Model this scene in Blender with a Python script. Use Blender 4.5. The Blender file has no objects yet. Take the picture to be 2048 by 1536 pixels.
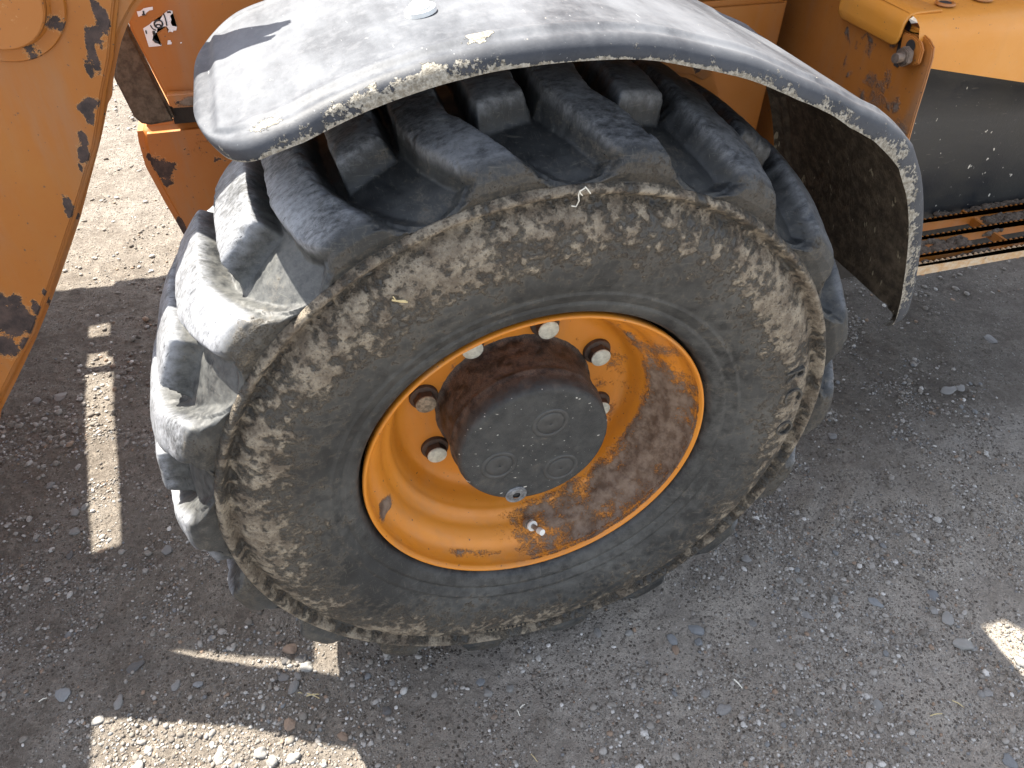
import bpy, bmesh, math, random
import numpy as np
from mathutils import Vector, Matrix

# ------------------------------------------------------------------ camera, world, sun
scene = bpy.context.scene
COL = scene.collection
WZ = 0.55                                            # height of the wheel centre

cam_data = bpy.data.cameras.new("camera")
cam = bpy.data.objects.new("camera", cam_data)
COL.objects.link(cam)
CR = [[0.956630648540288, 0.1817013286847616, -0.22768932655549345],
      [-0.29065681799787196, 0.6474334561812057, -0.7045200735027095],
      [0.019401454186675604, 0.7401449499733843, 0.6721674170948149]]
CP = (-0.3005503757612555, -0.768554918315922, 1.4589886997710986)
cm = Matrix([[*CR[0], CP[0]], [*CR[1], CP[1]], [*CR[2], CP[2]], [0, 0, 0, 1]])
cam.matrix_world = cm
cam_data.sensor_width = 36
cam_data.lens = 36 * 1538 / 2048
cam_data.clip_start = 0.05
cam_data.clip_end = 500
scene.camera = cam

SUN = Vector((-0.40, 0.50, 1.0)).normalized()       # towards the sun
elev = math.asin(SUN.z)
world = bpy.data.worlds.new("World")
scene.world = world
world.use_nodes = True
wn = world.node_tree.nodes
wl = world.node_tree.links
wn.clear()
sky = wn.new('ShaderNodeTexSky')
sky.sky_type = 'NISHITA'
sky.sun_disc = False
sky.sun_elevation = elev
sky.sun_rotation = math.atan2(SUN.x, SUN.y)
sky.altitude = 200
sky.dust_density = 2.0
bg = wn.new('ShaderNodeBackground')
bg.inputs['Strength'].default_value = 0.12
wo = wn.new('ShaderNodeOutputWorld')
hs = wn.new('ShaderNodeHueSaturation')
hs.inputs['Saturation'].default_value = 0.48
wl.new(sky.outputs[0], hs.inputs['Color'])
wl.new(hs.outputs[0], bg.inputs[0])
wl.new(bg.outputs[0], wo.inputs[0])

sd = bpy.data.lights.new("sun", 'SUN')
sd.energy = 5.0
sd.angle = math.radians(0.55)
sd.color = (1.0, 0.94, 0.84)
so = bpy.data.objects.new("sun", sd)
COL.objects.link(so)
so.rotation_euler = SUN.to_track_quat('Z', 'Y').to_euler()
so.location = (-3, 4, 8)

vs = scene.view_settings
vs.view_transform = 'Standard'
vs.look = 'None'
vs.gamma = 1
vs.use_curve_mapping = False
vs.exposure = 1.95

# ------------------------------------------------------------------ noise
_rng = np.random.RandomState(7)
_P = _rng.permutation(4096)
_V = _rng.rand(4096)


def vnoise(x, y, z):
    x = np.asarray(x, float); y = np.asarray(y, float) + 0 * x; z = np.asarray(z, float) + 0 * x
    xi = np.floor(x).astype(int); yi = np.floor(y).astype(int); zi = np.floor(z).astype(int)
    fx = x - xi; fy = y - yi; fz = z - zi
    fx = fx * fx * (3 - 2 * fx); fy = fy * fy * (3 - 2 * fy); fz = fz * fz * (3 - 2 * fz)

    def h(a, b, c):
        return _V[_P[(_P[(_P[a & 4095] + b) & 4095] + c) & 4095]]
    r = 0
    for dx in (0, 1):
        wx = fx if dx else 1 - fx
        for dy in (0, 1):
            wy = fy if dy else 1 - fy
            for dz in (0, 1):
                wz = fz if dz else 1 - fz
                r = r + wx * wy * wz * h(xi + dx, yi + dy, zi + dz)
    return r


def fbm(x, y, z, o=4, g=0.5):
    a = 1.0; s = 0; t = 0
    for i in range(o):
        s = s + a * vnoise(x, y, z); t += a
        a *= g
        x = np.asarray(x) * 2.03 + 11.3; y = np.asarray(y) * 2.03 + 5.1; z = np.asarray(z) * 2.03 + 7.7
    return s / t


def sm(x, a=0.0, b=1.0):
    t = np.clip((np.asarray(x, float) - a) / (b - a), 0, 1)
    return t * t * (3 - 2 * t)


# ------------------------------------------------------------------ pixel -> world (for placing things where they stand)
_R = np.array(CR); _C = np.array(CP)


def ray(px, py):
    v = _R @ np.array([px - 1024, -(py - 768), -1538.0])
    return v / np.linalg.norm(v)


def at_y(px, py, y):
    v = ray(px, py); return _C + v * (y - _C[1]) / v[1]


def at_z(px, py, z=0.0):
    v = ray(px, py); return _C + v * (z - _C[2]) / v[2]


def at_x(px, py, x):
    v = ray(px, py); return _C + v * (x - _C[0]) / v[0]


# ------------------------------------------------------------------ materials
class NT:
    def __init__(s, name):
        s.m = bpy.data.materials.new(name)
        s.m.use_nodes = True
        s.n = s.m.node_tree.nodes; s.l = s.m.node_tree.links
        s.b = s.n['Principled BSDF']
        s.tc = s.n.new('ShaderNodeTexCoord')
        s.bumps = []

    def set(s, inp, v):
        if isinstance(v, bpy.types.NodeSocket):
            s.l.new(v, inp)
        else:
            inp.default_value = v

    def noise(s, scale, detail=4, rough=0.6, stretch=(1, 1, 1), rot=(0, 0, 0), dist=0.0, out='Fac'):
        mp = s.n.new('ShaderNodeMapping')
        mp.inputs['Scale'].default_value = stretch
        mp.inputs['Rotation'].default_value = rot
        s.l.new(s.tc.outputs['Object'], mp.inputs[0])
        t = s.n.new('ShaderNodeTexNoise')
        t.inputs['Scale'].default_value = scale
        t.inputs['Detail'].default_value = detail
        t.inputs['Roughness'].default_value = rough
        t.inputs['Distortion'].default_value = dist
        s.l.new(mp.outputs[0], t.inputs['Vector'])
        return t.outputs[out]

    def voro(s, scale, feature='F1', stretch=(1, 1, 1), out='Distance', warp=0):
        t = s.n.new('ShaderNodeTexVoronoi')
        t.feature = feature
        t.inputs['Scale'].default_value = scale
        mp = s.n.new('ShaderNodeMapping')
        mp.inputs['Scale'].default_value = stretch
        s.l.new(s.tc.outputs['Object'], mp.inputs[0])
        v = mp.outputs[0]
        if warp:
            nz = s.noise(scale * 0.7, 3, out='Color')
            mx = s.n.new('ShaderNodeMix'); mx.data_type = 'RGBA'; mx.blend_type = 'LINEAR_LIGHT'
            mx.inputs[0].default_value = warp
            s.l.new(v, mx.inputs[6]); s.l.new(nz, mx.inputs[7])
            v = mx.outputs[2]
        s.l.new(v, t.inputs['Vector'])
        return t.outputs[out]

    def attr(s, name):
        a = s.n.new('ShaderNodeAttribute'); a.attribute_name = name
        return a.outputs['Fac']

    def ramp(s, v, stops):
        r = s.n.new('ShaderNodeValToRGB')
        e = r.color_ramp.elements
        while len(e) < len(stops):
            e.new(0.5)
        for k, (p, c) in enumerate(stops):
            e[k].position = p
            e[k].color = (c, c, c, 1) if isinstance(c, (int, float)) else (*c, 1)
        s.set(r.inputs[0], v)
        return r.outputs[0]

    def math(s, op, a, b=0.0, clamp=False):
        m = s.n.new('ShaderNodeMath'); m.operation = op; m.use_clamp = clamp
        s.set(m.inputs[0], a); s.set(m.inputs[1], b)
        return m.outputs[0]

    def mix(s, f, a, b, mode='MIX'):
        m = s.n.new('ShaderNodeMix'); m.data_type = 'RGBA'; m.blend_type = mode
        s.set(m.inputs[0], f)
        s.set(m.inputs[6], (*a, 1) if isinstance(a, tuple) else a)
        s.set(m.inputs[7], (*b, 1) if isinstance(b, tuple) else b)
        return m.outputs[2]

    def edge(s, v, a, b):
        """smooth threshold 0..1"""
        m = s.n.new('ShaderNodeMapRange'); m.interpolation_type = 'SMOOTHSTEP'
        s.set(m.inputs[0], v)
        m.inputs[1].default_value = a; m.inputs[2].default_value = b
        return m.outputs[0]

    def bump(s, h, dist, strength=1.0):
        b = s.n.new('ShaderNodeBump')
        b.inputs['Distance'].default_value = dist
        b.inputs['Strength'].default_value = strength
        s.set(b.inputs['Height'], h)
        if s.bumps:
            s.l.new(s.bumps[-1], b.inputs['Normal'])
        s.bumps.append(b.outputs[0])

    def done(s, color, rough, metal=0.0, spec=0.5):
        s.set(s.b.inputs['Base Color'], (*color, 1) if isinstance(color, tuple) else color)
        s.set(s.b.inputs['Roughness'], rough)
        s.set(s.b.inputs['Metallic'], metal)
        s.b.inputs['Specular IOR Level'].default_value = spec
        if s.bumps:
            s.l.new(s.bumps[-1], s.b.inputs['Normal'])
        return s.m


def mat_rubber():
    t = NT('rubber')
    mud = t.attr('mud'); scuff_light = t.attr('scuff'); dust_shade = t.attr('dust')  # on the tread the last two also carry painted light and shade
    n1 = t.noise(9, 6, 0.65); n2 = t.noise(60, 5, 0.7); n3 = t.noise(260, 3, 0.6)
    base = t.mix(t.edge(n1, 0.35, 0.7), (0.011, 0.0125, 0.014), (0.024, 0.026, 0.027))
    # fine scratches in two directions
    s1 = t.noise(22, 5, 0.75, stretch=(1, 1, 14), rot=(0, 0.7, 0))
    s2 = t.noise(26, 5, 0.75, stretch=(14, 1, 1), rot=(0, 0.45, 0))
    s3 = t.noise(60, 4, 0.8, stretch=(1, 1, 9), rot=(0, -0.5, 0)); s4 = t.noise(60, 4, 0.8, stretch=(9, 1, 1), rot=(0, -0.35, 0))
    sc = t.math('MAXIMUM', t.math('MAXIMUM', t.edge(s1, 0.60, 0.70), t.edge(s2, 0.61, 0.70)), t.math('MAXIMUM', t.edge(s3, 0.62, 0.68), t.edge(s4, 0.62, 0.68)))
    base = t.mix(t.math('MULTIPLY', sc, 0.55), base, (0.11, 0.105, 0.088))
    # film of dust
    dn = t.math('MULTIPLY', dust_shade, t.edge(t.math('ADD', n2, t.math('MULTIPLY', n1, 0.5)), 0.50, 0.95))
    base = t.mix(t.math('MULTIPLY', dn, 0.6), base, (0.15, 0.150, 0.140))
    # worn lug tops: grey bloom, brighter where sunlight is painted in, streaked, with small cuts
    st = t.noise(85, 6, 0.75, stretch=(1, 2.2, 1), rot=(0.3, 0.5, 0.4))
    w = t.math('MULTIPLY', scuff_light, t.edge(t.math('ADD', t.math('MULTIPLY', st, 0.6), t.math('MULTIPLY', n1, 0.5)), 0.36, 0.70))
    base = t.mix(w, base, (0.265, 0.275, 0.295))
    cut = t.noise(75, 3, 0.6, stretch=(1, 6, 1), rot=(0.2, 0.9, 0.5))
    cutm = t.math('MULTIPLY', t.edge(cut, 0.64, 0.69), scuff_light)
    base = t.mix(cutm, base, (0.03, 0.032, 0.036))
    # mud
    n4 = t.noise(115, 5, 0.75)
    me = t.math('ADD', mud, t.math('MULTIPLY', t.math('SUBTRACT', t.math('ADD', t.math('MULTIPLY', n2, 0.28), t.math('ADD', t.math('MULTIPLY', n4, 0.44), t.math('MULTIPLY', n3, 0.28))), 0.5), 2.3))
    film = t.math('MULTIPLY', t.edge(me, 0.08, 0.5), 0.40)
    base = t.mix(film, base, (0.135, 0.115, 0.088))
    mm = t.edge(me, 0.36, 0.80)
    mc = t.mix(t.edge(t.noise(30, 5, 0.7), 0.35, 0.68), (0.125, 0.100, 0.074), (0.30, 0.258, 0.195))
    mc = t.mix(t.edge(n3, 0.5, 0.75), mc, (0.07, 0.052, 0.038))
    col = t.mix(mm, base, mc)
    t.bump(n1, 0.0012, 0.5)
    t.bump(t.math('MULTIPLY', mm, t.math('ADD', 0.4, t.math('ADD', n2, n4))), 0.0042, 0.9)
    t.bump(n2, 0.0010, 0.7)
    t.bump(cutm, 0.0008, -0.8)
    t.bump(n3, 0.0004, 0.6)
    r = t.mix(mm, t.ramp(n2, [(0.3, 0.48), (0.7, 0.66)]), (0.95, 0.95, 0.95))
    return t.done(col, r, 0, 0.40)


def mat_ground():
    t = NT('packed_dirt')
    n0 = t.noise(1.3, 4, 0.55); n1 = t.noise(7, 6, 0.65); n2 = t.noise(40, 6, 0.7); n3 = t.noise(190, 4, 0.7)
    pale = t.attr('pale')
    c = t.mix(t.edge(n1, 0.32, 0.7), (0.140, 0.119, 0.098), (0.235, 0.208, 0.176))
    c = t.mix(t.edge(n2, 0.42, 0.72), c, (0.27, 0.235, 0.195))
    c = t.mix(t.math('MULTIPLY', t.edge(n3, 0.52, 0.72), 0.5), c, (0.11, 0.092, 0.075))
    c = t.mix(t.math('MULTIPLY', pale, t.edge(t.math('ADD', t.math('MULTIPLY', n1, .6), t.math('MULTIPLY', n2, .5)), 0.36, 0.72)), c, (0.40, 0.385, 0.365))
    shade_amt = t.attr('dark')
    c = t.mix(t.math('MULTIPLY', shade_amt, .55), c, (.075, .064, .054))
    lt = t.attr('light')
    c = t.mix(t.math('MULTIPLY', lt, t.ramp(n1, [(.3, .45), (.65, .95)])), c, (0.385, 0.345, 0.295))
    # drying cracks
    ck = t.voro(13, 'DISTANCE_TO_EDGE', warp=0.16)
    ckm = t.math('MULTIPLY', t.edge(ck, 0.018, 0.0), t.math('MULTIPLY', t.edge(t.noise(3.1, 3, 0.5), 0.50, 0.62), t.edge(n2, 0.42, 0.55)))
    c = t.mix(t.math('MULTIPLY', ckm, 0.8), c, (0.06, 0.05, 0.042))
    # pressed-in grit: two sizes of cells, each cell with its own height and tone
    gms = []
    for sc_, lo, hi, hmp in ((115, .50, .60, .0042), (240, .46, .56, .0024)):
        tv = t.n.new('ShaderNodeTexVoronoi'); tv.inputs['Scale'].default_value = sc_
        wv = t.mix(0.35, t.tc.outputs['Object'], t.noise(sc_ * .8, 2, .5, out='Color'), 'LINEAR_LIGHT') if False else t.tc.outputs['Object']
        t.l.new(wv, tv.inputs['Vector'])
        sx = t.n.new('ShaderNodeSeparateColor'); t.l.new(tv.outputs['Color'], sx.inputs[0])
        dome = t.edge(tv.outputs['Distance'], 0.50, 0.10)
        pick = t.math('MULTIPLY', t.edge(sx.outputs[0], 1 - .55, 1 - .45), t.edge(t.math('ADD', t.math('MULTIPLY', n1, .5), t.math('MULTIPLY', n2, .5)), .40, .55))
        gm = t.math('MULTIPLY', dome, pick)
        gcol = t.ramp(sx.outputs[1], [(0.0, (.085, .070, .056)), (.45, (.16, .135, .11)), (.8, (.26, .235, .205)), (.93, (.36, .34, .31)), (1.0, (.55, .53, .50))])
        c = t.mix(t.math('MULTIPLY', t.edge(gm, .15, .4), .75), c, gcol)
        gms.append((gm, hmp))
    gm = gms[0][0]
    mul = t.ramp(t.math('ADD', t.math('MULTIPLY', t.noise(330, 4, .75), .55), t.math('MULTIPLY', t.noise(95, 4, .75), .45)), [(0.32, .42), (0.44, .88), (0.55, 1.05), (0.70, 1.65)])
    c = t.mix(1.0, c, mul, 'MULTIPLY')
    t.bump(n1, 0.010, 0.6)
    t.bump(n2, 0.010, 1.0)
    t.bump(ckm, 0.004, -1.0)
    t.bump(n3, 0.0055, 1.0)
    t.bump(t.noise(520, 3, 0.7), 0.0014, 1.0)
    for gm_, hh in gms:
        t.bump(gm_, hh, 1.0)
    return t.done(c, 0.95, 0, 0.2)


def mat_stone(name, c0, c1, rough=0.8):
    t = NT(name)
    n1 = t.noise(60, 4, 0.6); n2 = t.noise(400, 3, 0.6)
    tint = t.attr('tint')
    c = t.mix(t.edge(t.math('ADD', t.math('MULTIPLY', n1, 0.4), t.math('MULTIPLY', tint, 0.7)), 0.25, 0.85), c0, c1)
    c = t.mix(t.math('MULTIPLY', t.edge(n2, 0.5, 0.8), 0.4), c, (0.30, 0.25, 0.20))
    t.bump(n1, 0.001, 0.6); t.bump(n2, 0.0004, 0.7)
    return t.done(c, rough, 0, 0.35)


def mat_gravel():
    t = NT('gravel')
    tint = t.attr('tint'); hue = t.attr('hue')
    n = t.noise(300, 3, 0.6)
    c = t.ramp(tint, [(0.0, (0.12, 0.105, 0.09)), (0.35, (0.22, 0.20, 0.175)), (0.75, (0.32, 0.30, 0.275)), (0.94, (0.42, 0.405, 0.38)), (1.0, (0.58, 0.56, 0.53))])
    c = t.mix(t.edge(hue, 0.93, 0.96), c, (0.25, 0.18, 0.13))
    c = t.mix(t.edge(hue, 0.07, 0.05), c, (0.17, 0.175, 0.178))
    c = t.mix(t.math('MULTIPLY', t.edge(n, 0.45, 0.7), 0.4), c, (0.20, 0.17, 0.14))
    t.bump(n, 0.0006, 0.7)
    return t.done(c, 0.85, 0, 0.3)


def mat_paint(name, col=(0.335, 0.108, 0.011), dirt=0.30, rust_attr=True, mud_attr=True, rough=0.42, fade=(0.350, 0.130, 0.020)):
    t = NT(name)
    n1 = t.noise(5, 5, 0.6); n2 = t.noise(45, 5, 0.7); n3 = t.noise(300, 3, 0.6)
    c = t.mix(t.edge(n1, 0.3, 0.75), tuple(col), fade)
    run = t.noise(16, 5, 0.65, stretch=(1, 1, 0.16))
    c = t.mix(t.math('MULTIPLY', t.edge(run, 0.48, 0.72), dirt), c, (0.24, 0.17, 0.115))
    sp = t.edge(t.noise(150, 2, 0.5), 0.70, 0.74)
    c = t.mix(t.math('MULTIPLY', sp, 0.8), c, (0.06, 0.045, 0.04))
    r = t.mix(t.edge(n2, 0.3, 0.7), (rough - .05,) * 3, (rough + .15,) * 3)
    t.bump(t.noise(90, 3, 0.5), 0.0003, 0.5)
    if mud_attr:
        mud = t.attr('mud')
        me = t.math('ADD', mud, t.math('MULTIPLY', t.math('SUBTRACT', t.math('ADD', t.math('MULTIPLY', n2, 0.6), t.math('MULTIPLY', n3, 0.4)), 0.5), 1.5))
        mm = t.math('MULTIPLY', t.edge(me, 0.36, 0.70), 0.93)
        mc = t.mix(t.edge(n2, 0.35, 0.68), (0.060, 0.046, 0.036), (0.180, 0.145, 0.115))
        c = t.mix(mm, c, mc)
        r = t.mix(mm, r, (0.92,) * 3)
        t.bump(t.math('MULTIPLY', mm, t.math('ADD', 0.5, n2)), 0.003, 0.9)
    if rust_attr:
        rust = t.attr('rust')
        ns = t.math('ADD', t.math('MULTIPLY', t.noise(42, 8, 0.85), 0.9), t.math('MULTIPLY', t.noise(170, 4, 0.8), 0.35))
        re = t.math('ADD', rust, t.math('MULTIPLY', t.math('SUBTRACT', ns, 0.625), 2.7))
        rim = t.edge(re, 0.36, 0.42)
        rm = t.edge(re, 0.45, 0.50)
        rc = t.mix(t.edge(n2, 0.35, 0.65), (0.028, 0.019, 0.018), (0.075, 0.048, 0.040))
        c = t.mix(t.math('MULTIPLY', rim, 0.55), c, (0.62, 0.36, 0.16))
        c = t.mix(rm, c, rc)
        r = t.mix(rm, r, (0.75,) * 3)
        t.bump(rm, 0.0014, -0.9)
        t.bump(t.math('MULTIPLY', rm, n3), 0.0012, 0.8)
    return t.done(c, r, 0, 0.5)


def mat_fender():
    t = NT('black_plastic')
    crust = t.attr('crust')
    n1 = t.noise(6, 6, 0.65, stretch=(0.6, 1, 1.4), rot=(0, 0.5, 0.5)); n2 = t.noise(50, 5, 0.7); n3 = t.noise(260, 3, 0.65)
    st = t.noise(12, 6, 0.7, stretch=(1, 0.35, 1), rot=(0, 0, 0.55))
    top = t.attr('bloom')
    c = (0.020, 0.023, 0.030)
    c = t.mix(t.math('MULTIPLY', top, t.edge(t.math('ADD', t.math('MULTIPLY', n1, .5), t.math('MULTIPLY', st, .6)), 0.34, 0.74)), c, (0.130, 0.138, 0.152))
    c = t.mix(t.math('MULTIPLY', top, t.math('MULTIPLY', t.edge(n2, 0.45, 0.72), 0.35)), c, (0.155, 0.16, 0.17))
    spots = t.edge(t.noise(70, 3, 0.6), 0.72, 0.76)
    c = t.mix(t.math('MULTIPLY', spots, t.math('ADD', 0.35, t.math('MULTIPLY', top, .5))), c, (0.50, 0.46, 0.38))
    hair = t.noise(30, 3, 0.6, stretch=(10, 1, 10), rot=(0.2, 0.4, 1.0))
    c = t.mix(t.math('MULTIPLY', t.edge(hair, 0.70, 0.74), 0.4), c, (0.48, 0.48, 0.48))
    ce = t.math('ADD', crust, t.math('MULTIPLY', t.math('SUBTRACT', t.math('ADD', t.math('MULTIPLY', n2, 0.75), t.math('MULTIPLY', n3, 0.25)), 0.52), 2.2))
    cmk = t.edge(ce, 0.46, 0.56)
    cc = t.mix(t.edge(n3, 0.35, 0.7), (0.17, 0.152, 0.12), (0.34, 0.32, 0.275))
    c = t.mix(cmk, c, cc)
    inner = t.attr('inner')
    ic = t.mix(t.edge(n2, 0.35, 0.7), (0.045, 0.034, 0.024), (0.125, 0.098, 0.068))
    ic = t.mix(t.edge(t.noise(60, 3, 0.6, stretch=(1, 1, .3)), 0.66, 0.7), ic, (0.30, 0.26, 0.18))
    c = t.mix(inner, c, ic)
    t.bump(t.math('MULTIPLY', cmk, t.math('ADD', 0.6, n3)), 0.002, 0.8)
    t.bump(n3, 0.0004, 0.6)
    t.bump(t.math('MULTIPLY', inner, n2), 0.006, 0.9)
    r = t.mix(t.math('MAXIMUM', cmk, inner), t.ramp(n1, [(0.3, 0.55), (0.7, 0.72)]), (0.85,) * 3)
    return t.done(c, r, 0, 0.30)


def mat_simple(name, col, rough=0.6, metal=0.0, var=0.4, scale=60, bump=0.0006, col2=None, spec=0.5):
    t = NT(name)
    n1 = t.noise(scale, 5, 0.65); n2 = t.noise(scale * 5, 3, 0.6)
    c2 = col2 or tuple(v * (1 - var) for v in col)
    c = t.mix(t.edge(n1, 0.32, 0.7), c2, tuple(col))
    t.bump(n1, bump * 2, 0.6); t.bump(n2, bump, 0.7)
    return t.done(c, rough, metal, spec)


def mat_hub():
    t = NT('hub_metal')
    face = t.attr('face')
    n2 = t.noise(50, 6, 0.7); n3 = t.noise(280, 3, 0.6)
    side = t.mix(t.edge(t.math('ADD', t.math('MULTIPLY', n2, .6), t.math('MULTIPLY', n3, .4)), 0.36, 0.62), (0.012, 0.010, 0.010), (0.082, 0.062, 0.050))
    vein = t.voro(60, 'DISTANCE_TO_EDGE', stretch=(1, .6, 1), warp=0.35)
    side = t.mix(t.math('MULTIPLY', t.edge(vein, 0.10, 0.02), t.edge(n2, 0.4, 0.6)), side, (0.21, 0.155, 0.115))
    fc = t.mix(t.edge(n2, 0.3, 0.7), (0.026, 0.028, 0.029), (0.056, 0.058, 0.056))
    fc = t.mix(t.edge(t.noise(26, 4, .6), 0.6, 0.75), fc, (0.085, 0.078, 0.068))
    fleck = t.edge(t.noise(150, 2, 0.5, stretch=(1, 1, 2.2), rot=(0, 0.7, 0)), 0.735, 0.75)
    fleck = t.math('MAXIMUM', fleck, t.edge(t.noise(48, 1, .4, stretch=(1, 1, 2.6), rot=(0, -.9, 0)), .765, .775))
    fc = t.mix(fleck, fc, (0.62, 0.60, 0.54))
    c = t.mix(face, side, fc)
    t.bump(t.edge(vein, 0.10, 0.02), 0.0012, 0.5)
    t.bump(n2, 0.0010, 0.8); t.bump(n3, 0.0004, 0.7)
    r = t.mix(face, t.ramp(n2, [(0.35, 0.38), (0.65, 0.75)]), (0.55,) * 3)
    return t.done(c, r, 0, 0.5)


M = {}
M['rubber'] = mat_rubber()
M['ground'] = mat_ground()
M['gravel'] = mat_gravel()
M['paint'] = mat_paint('orange_paint')
M['paint_bright'] = mat_paint('bright_orange_paint', col=(0.58, 0.235, 0.030), fade=(0.60, 0.265, 0.05), dirt=0.12)
M['paint_rim'] = mat_paint('rim_paint', col=(0.56, 0.190, 0.012), fade=(0.60, 0.225, 0.022), dirt=0.25)
M['paint_dusty'] = mat_paint('dusty_orange_paint', col=(0.36, 0.125, 0.020), fade=(0.38, 0.15, 0.036), dirt=0.5)
M['fender'] = mat_fender()
M['hub'] = mat_hub()
M['bolt_dark'] = mat_simple('rusty_bolt_steel', (0.10, 0.065, 0.045), 0.7, 0.2)
M['bolt_face'] = mat_simple('pale_bolt_paint', (0.60, 0.60, 0.50), 0.7, 0, 0.35, 120, 0.0004)
M['bolt_mud'] = mat_simple('muddy_bolt_face', (0.36, 0.29, 0.20), 0.9, 0, 0.6, 160, 0.001)
M['steel'] = mat_simple('dull_steel', (0.36, 0.33, 0.29), 0.45, 0.7, 0.4, 90)
M['stud'] = mat_simple('dull_brown_steel', (0.20, 0.15, 0.115), 0.6, 0.3, 0.5, 120)
M['white_cap'] = mat_simple('white_cap', (0.72, 0.72, 0.68), 0.5, 0, 0.15)
M['black_panel'] = mat_simple('black_panel', (0.024, 0.027, 0.034), 0.5, 0, 0.3, 22, 0.0006, col2=(0.050, 0.050, 0.050))
M['slab'] = mat_simple('weathered_rubber', (0.12, 0.10, 0.075), 0.9, 0, 0.5, 70, 0.0012, col2=(0.050, 0.038, 0.028))
M['dark'] = mat_simple('dark_underside', (0.03, 0.026, 0.024), 0.85)  # also stands in for shade in the frame gap and behind the step
M['sticker'] = mat_simple('sticker_white', (0.74, 0.75, 0.78), 0.5, 0, 0.08, 30, 0.0001)
M['ink'] = mat_simple('black_ink', (0.015, 0.015, 0.018), 0.5, 0, 0.2)
M['mudclod'] = mat_simple('dry_mud', (0.17, 0.135, 0.105), 0.95, 0, 0.5, 90, 0.003, spec=0.2)
M['straw'] = mat_simple('straw', (0.62, 0.50, 0.26), 0.7, 0, 0.3)
M['thread'] = mat_simple('white_thread', (0.75, 0.72, 0.62), 0.8, 0, 0.2)
M['bleached'] = mat_simple('mud_crusted_steel', (0.50, 0.42, 0.31), 0.9, 0, 0.35, 110, 0.0012, col2=(0.44, 0.27, 0.13))


# ------------------------------------------------------------------ mesh helpers
def link(name, me, mat=None, parent=None, smooth=True):
    o = bpy.data.objects.new(name, me)
    COL.objects.link(o)
    if mat:
        me.materials.append(mat)
    if smooth and len(me.polygons):
        me.polygons.foreach_set('use_smooth', np.ones(len(me.polygons), bool))
    if parent:
        o.parent = parent
    return o


def attrs(me, d):
    for k, v in d.items():
        a = me.attributes.new(k, 'FLOAT', 'POINT')
        a.data.foreach_set('value', np.asarray(v, np.float32).ravel())


def np_mesh(name, V, F):
    """V (n,3), F (m,k) numpy quads/tris"""
    me = bpy.data.meshes.new(name)
    V = np.asarray(V, np.float32); F = np.asarray(F, np.int32)
    m, k = F.shape
    me.vertices.add(len(V)); me.vertices.foreach_set('co', V.ravel())
    me.loops.add(m * k); me.loops.foreach_set('vertex_index', F.ravel())
    me.polygons.add(m)
    me.polygons.foreach_set('loop_start', np.arange(0, m * k, k, dtype=np.int32))
    me.update(calc_edges=True)
    me.validate()
    return me


def grid_faces(a, b, wrap_a=False, wrap_b=False, flip=False):
    i = np.arange(a if wrap_a else a - 1); j = np.arange(b if wrap_b else b - 1)
    I, J = np.meshgrid(i, j, indexing='ij')
    I2 = (I + 1) % a; J2 = (J + 1) % b
    F = np.stack([I * b + J, I2 * b + J, I2 * b + J2, I * b + J2], -1).reshape(-1, 4)
    return F[:, ::-1] if flip else F


def shade(o, ang=35):
    o.data.polygons.foreach_set('use_smooth', np.ones(len(o.data.polygons), bool))
    try:
        o.data.set_sharp_from_angle(angle=math.radians(ang))
    except Exception:
        pass


def bm_obj(name, bm, mat, parent=None, bevel=0.0, seg=2, ang=35):
    bmesh.ops.recalc_face_normals(bm, faces=bm.faces)
    if bevel:
        es = [e for e in bm.edges if e.is_manifold and e.calc_face_angle(0) > math.radians(30)]
        bmesh.ops.bevel(bm, geom=es, offset=bevel, segments=seg, affect='EDGES', clamp_overlap=True)
    me = bpy.data.meshes.new(name)
    bm.to_mesh(me); bm.free()
    o = link(name, me, mat, parent)
    shade(o, ang)
    return o


def box_bm(lo, hi, bm=None):
    bm = bm or bmesh.new()
    vs = [bm.verts.new((x, y, z)) for x in (lo[0], hi[0]) for y in (lo[1], hi[1]) for z in (lo[2], hi[2])]
    for f in ((0, 1, 3, 2), (4, 6, 7, 5), (0, 4, 5, 1), (2, 3, 7, 6), (0, 2, 6, 4), (1, 5, 7, 3)):
        bm.faces.new([vs[i] for i in f])
    return bm


def prism_bm(pts, off, bm=None):
    """extrude polygon pts (3D) by vector off"""
    bm = bm or bmesh.new()
    a = [bm.verts.new(p) for p in pts]
    b = [bm.verts.new(tuple(np.array(p) + np.array(off))) for p in pts]
    bm.faces.new(a); bm.faces.new(b[::-1])
    n = len(pts)
    for i in range(n):
        bm.faces.new((a[i], b[i], b[(i + 1) % n], a[(i + 1) % n]))
    return bm


def tube_bm(path, r, seg=10, bm=None, caps=True):
    bm = bm or bmesh.new()
    P = [Vector(p) for p in path]
    R_ = r if isinstance(r, (list, tuple)) else [r] * len(P)
    rings = []
    up = Vector((0.13, 0.2, 1)).normalized()
    for i, p in enumerate(P):
        d = (P[min(i + 1, len(P) - 1)] - P[max(i - 1, 0)]).normalized()
        a = d.cross(up)
        if a.length < 1e-3:
            a = d.cross(Vector((1, 0, 0)))
        a.normalize(); b = d.cross(a)
        rings.append([bm.verts.new(p + (a * math.cos(t) + b * math.sin(t)) * R_[i]) for t in [2 * math.pi * k / seg for k in range(seg)]])
    for i in range(len(rings) - 1):
        for k in range(seg):
            bm.faces.new((rings[i][k], rings[i][(k + 1) % seg], rings[i + 1][(k + 1) % seg], rings[i + 1][k]))
    if caps:
        bm.faces.new(rings[0][::-1]); bm.faces.new(rings[-1])
    return bm


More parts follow.
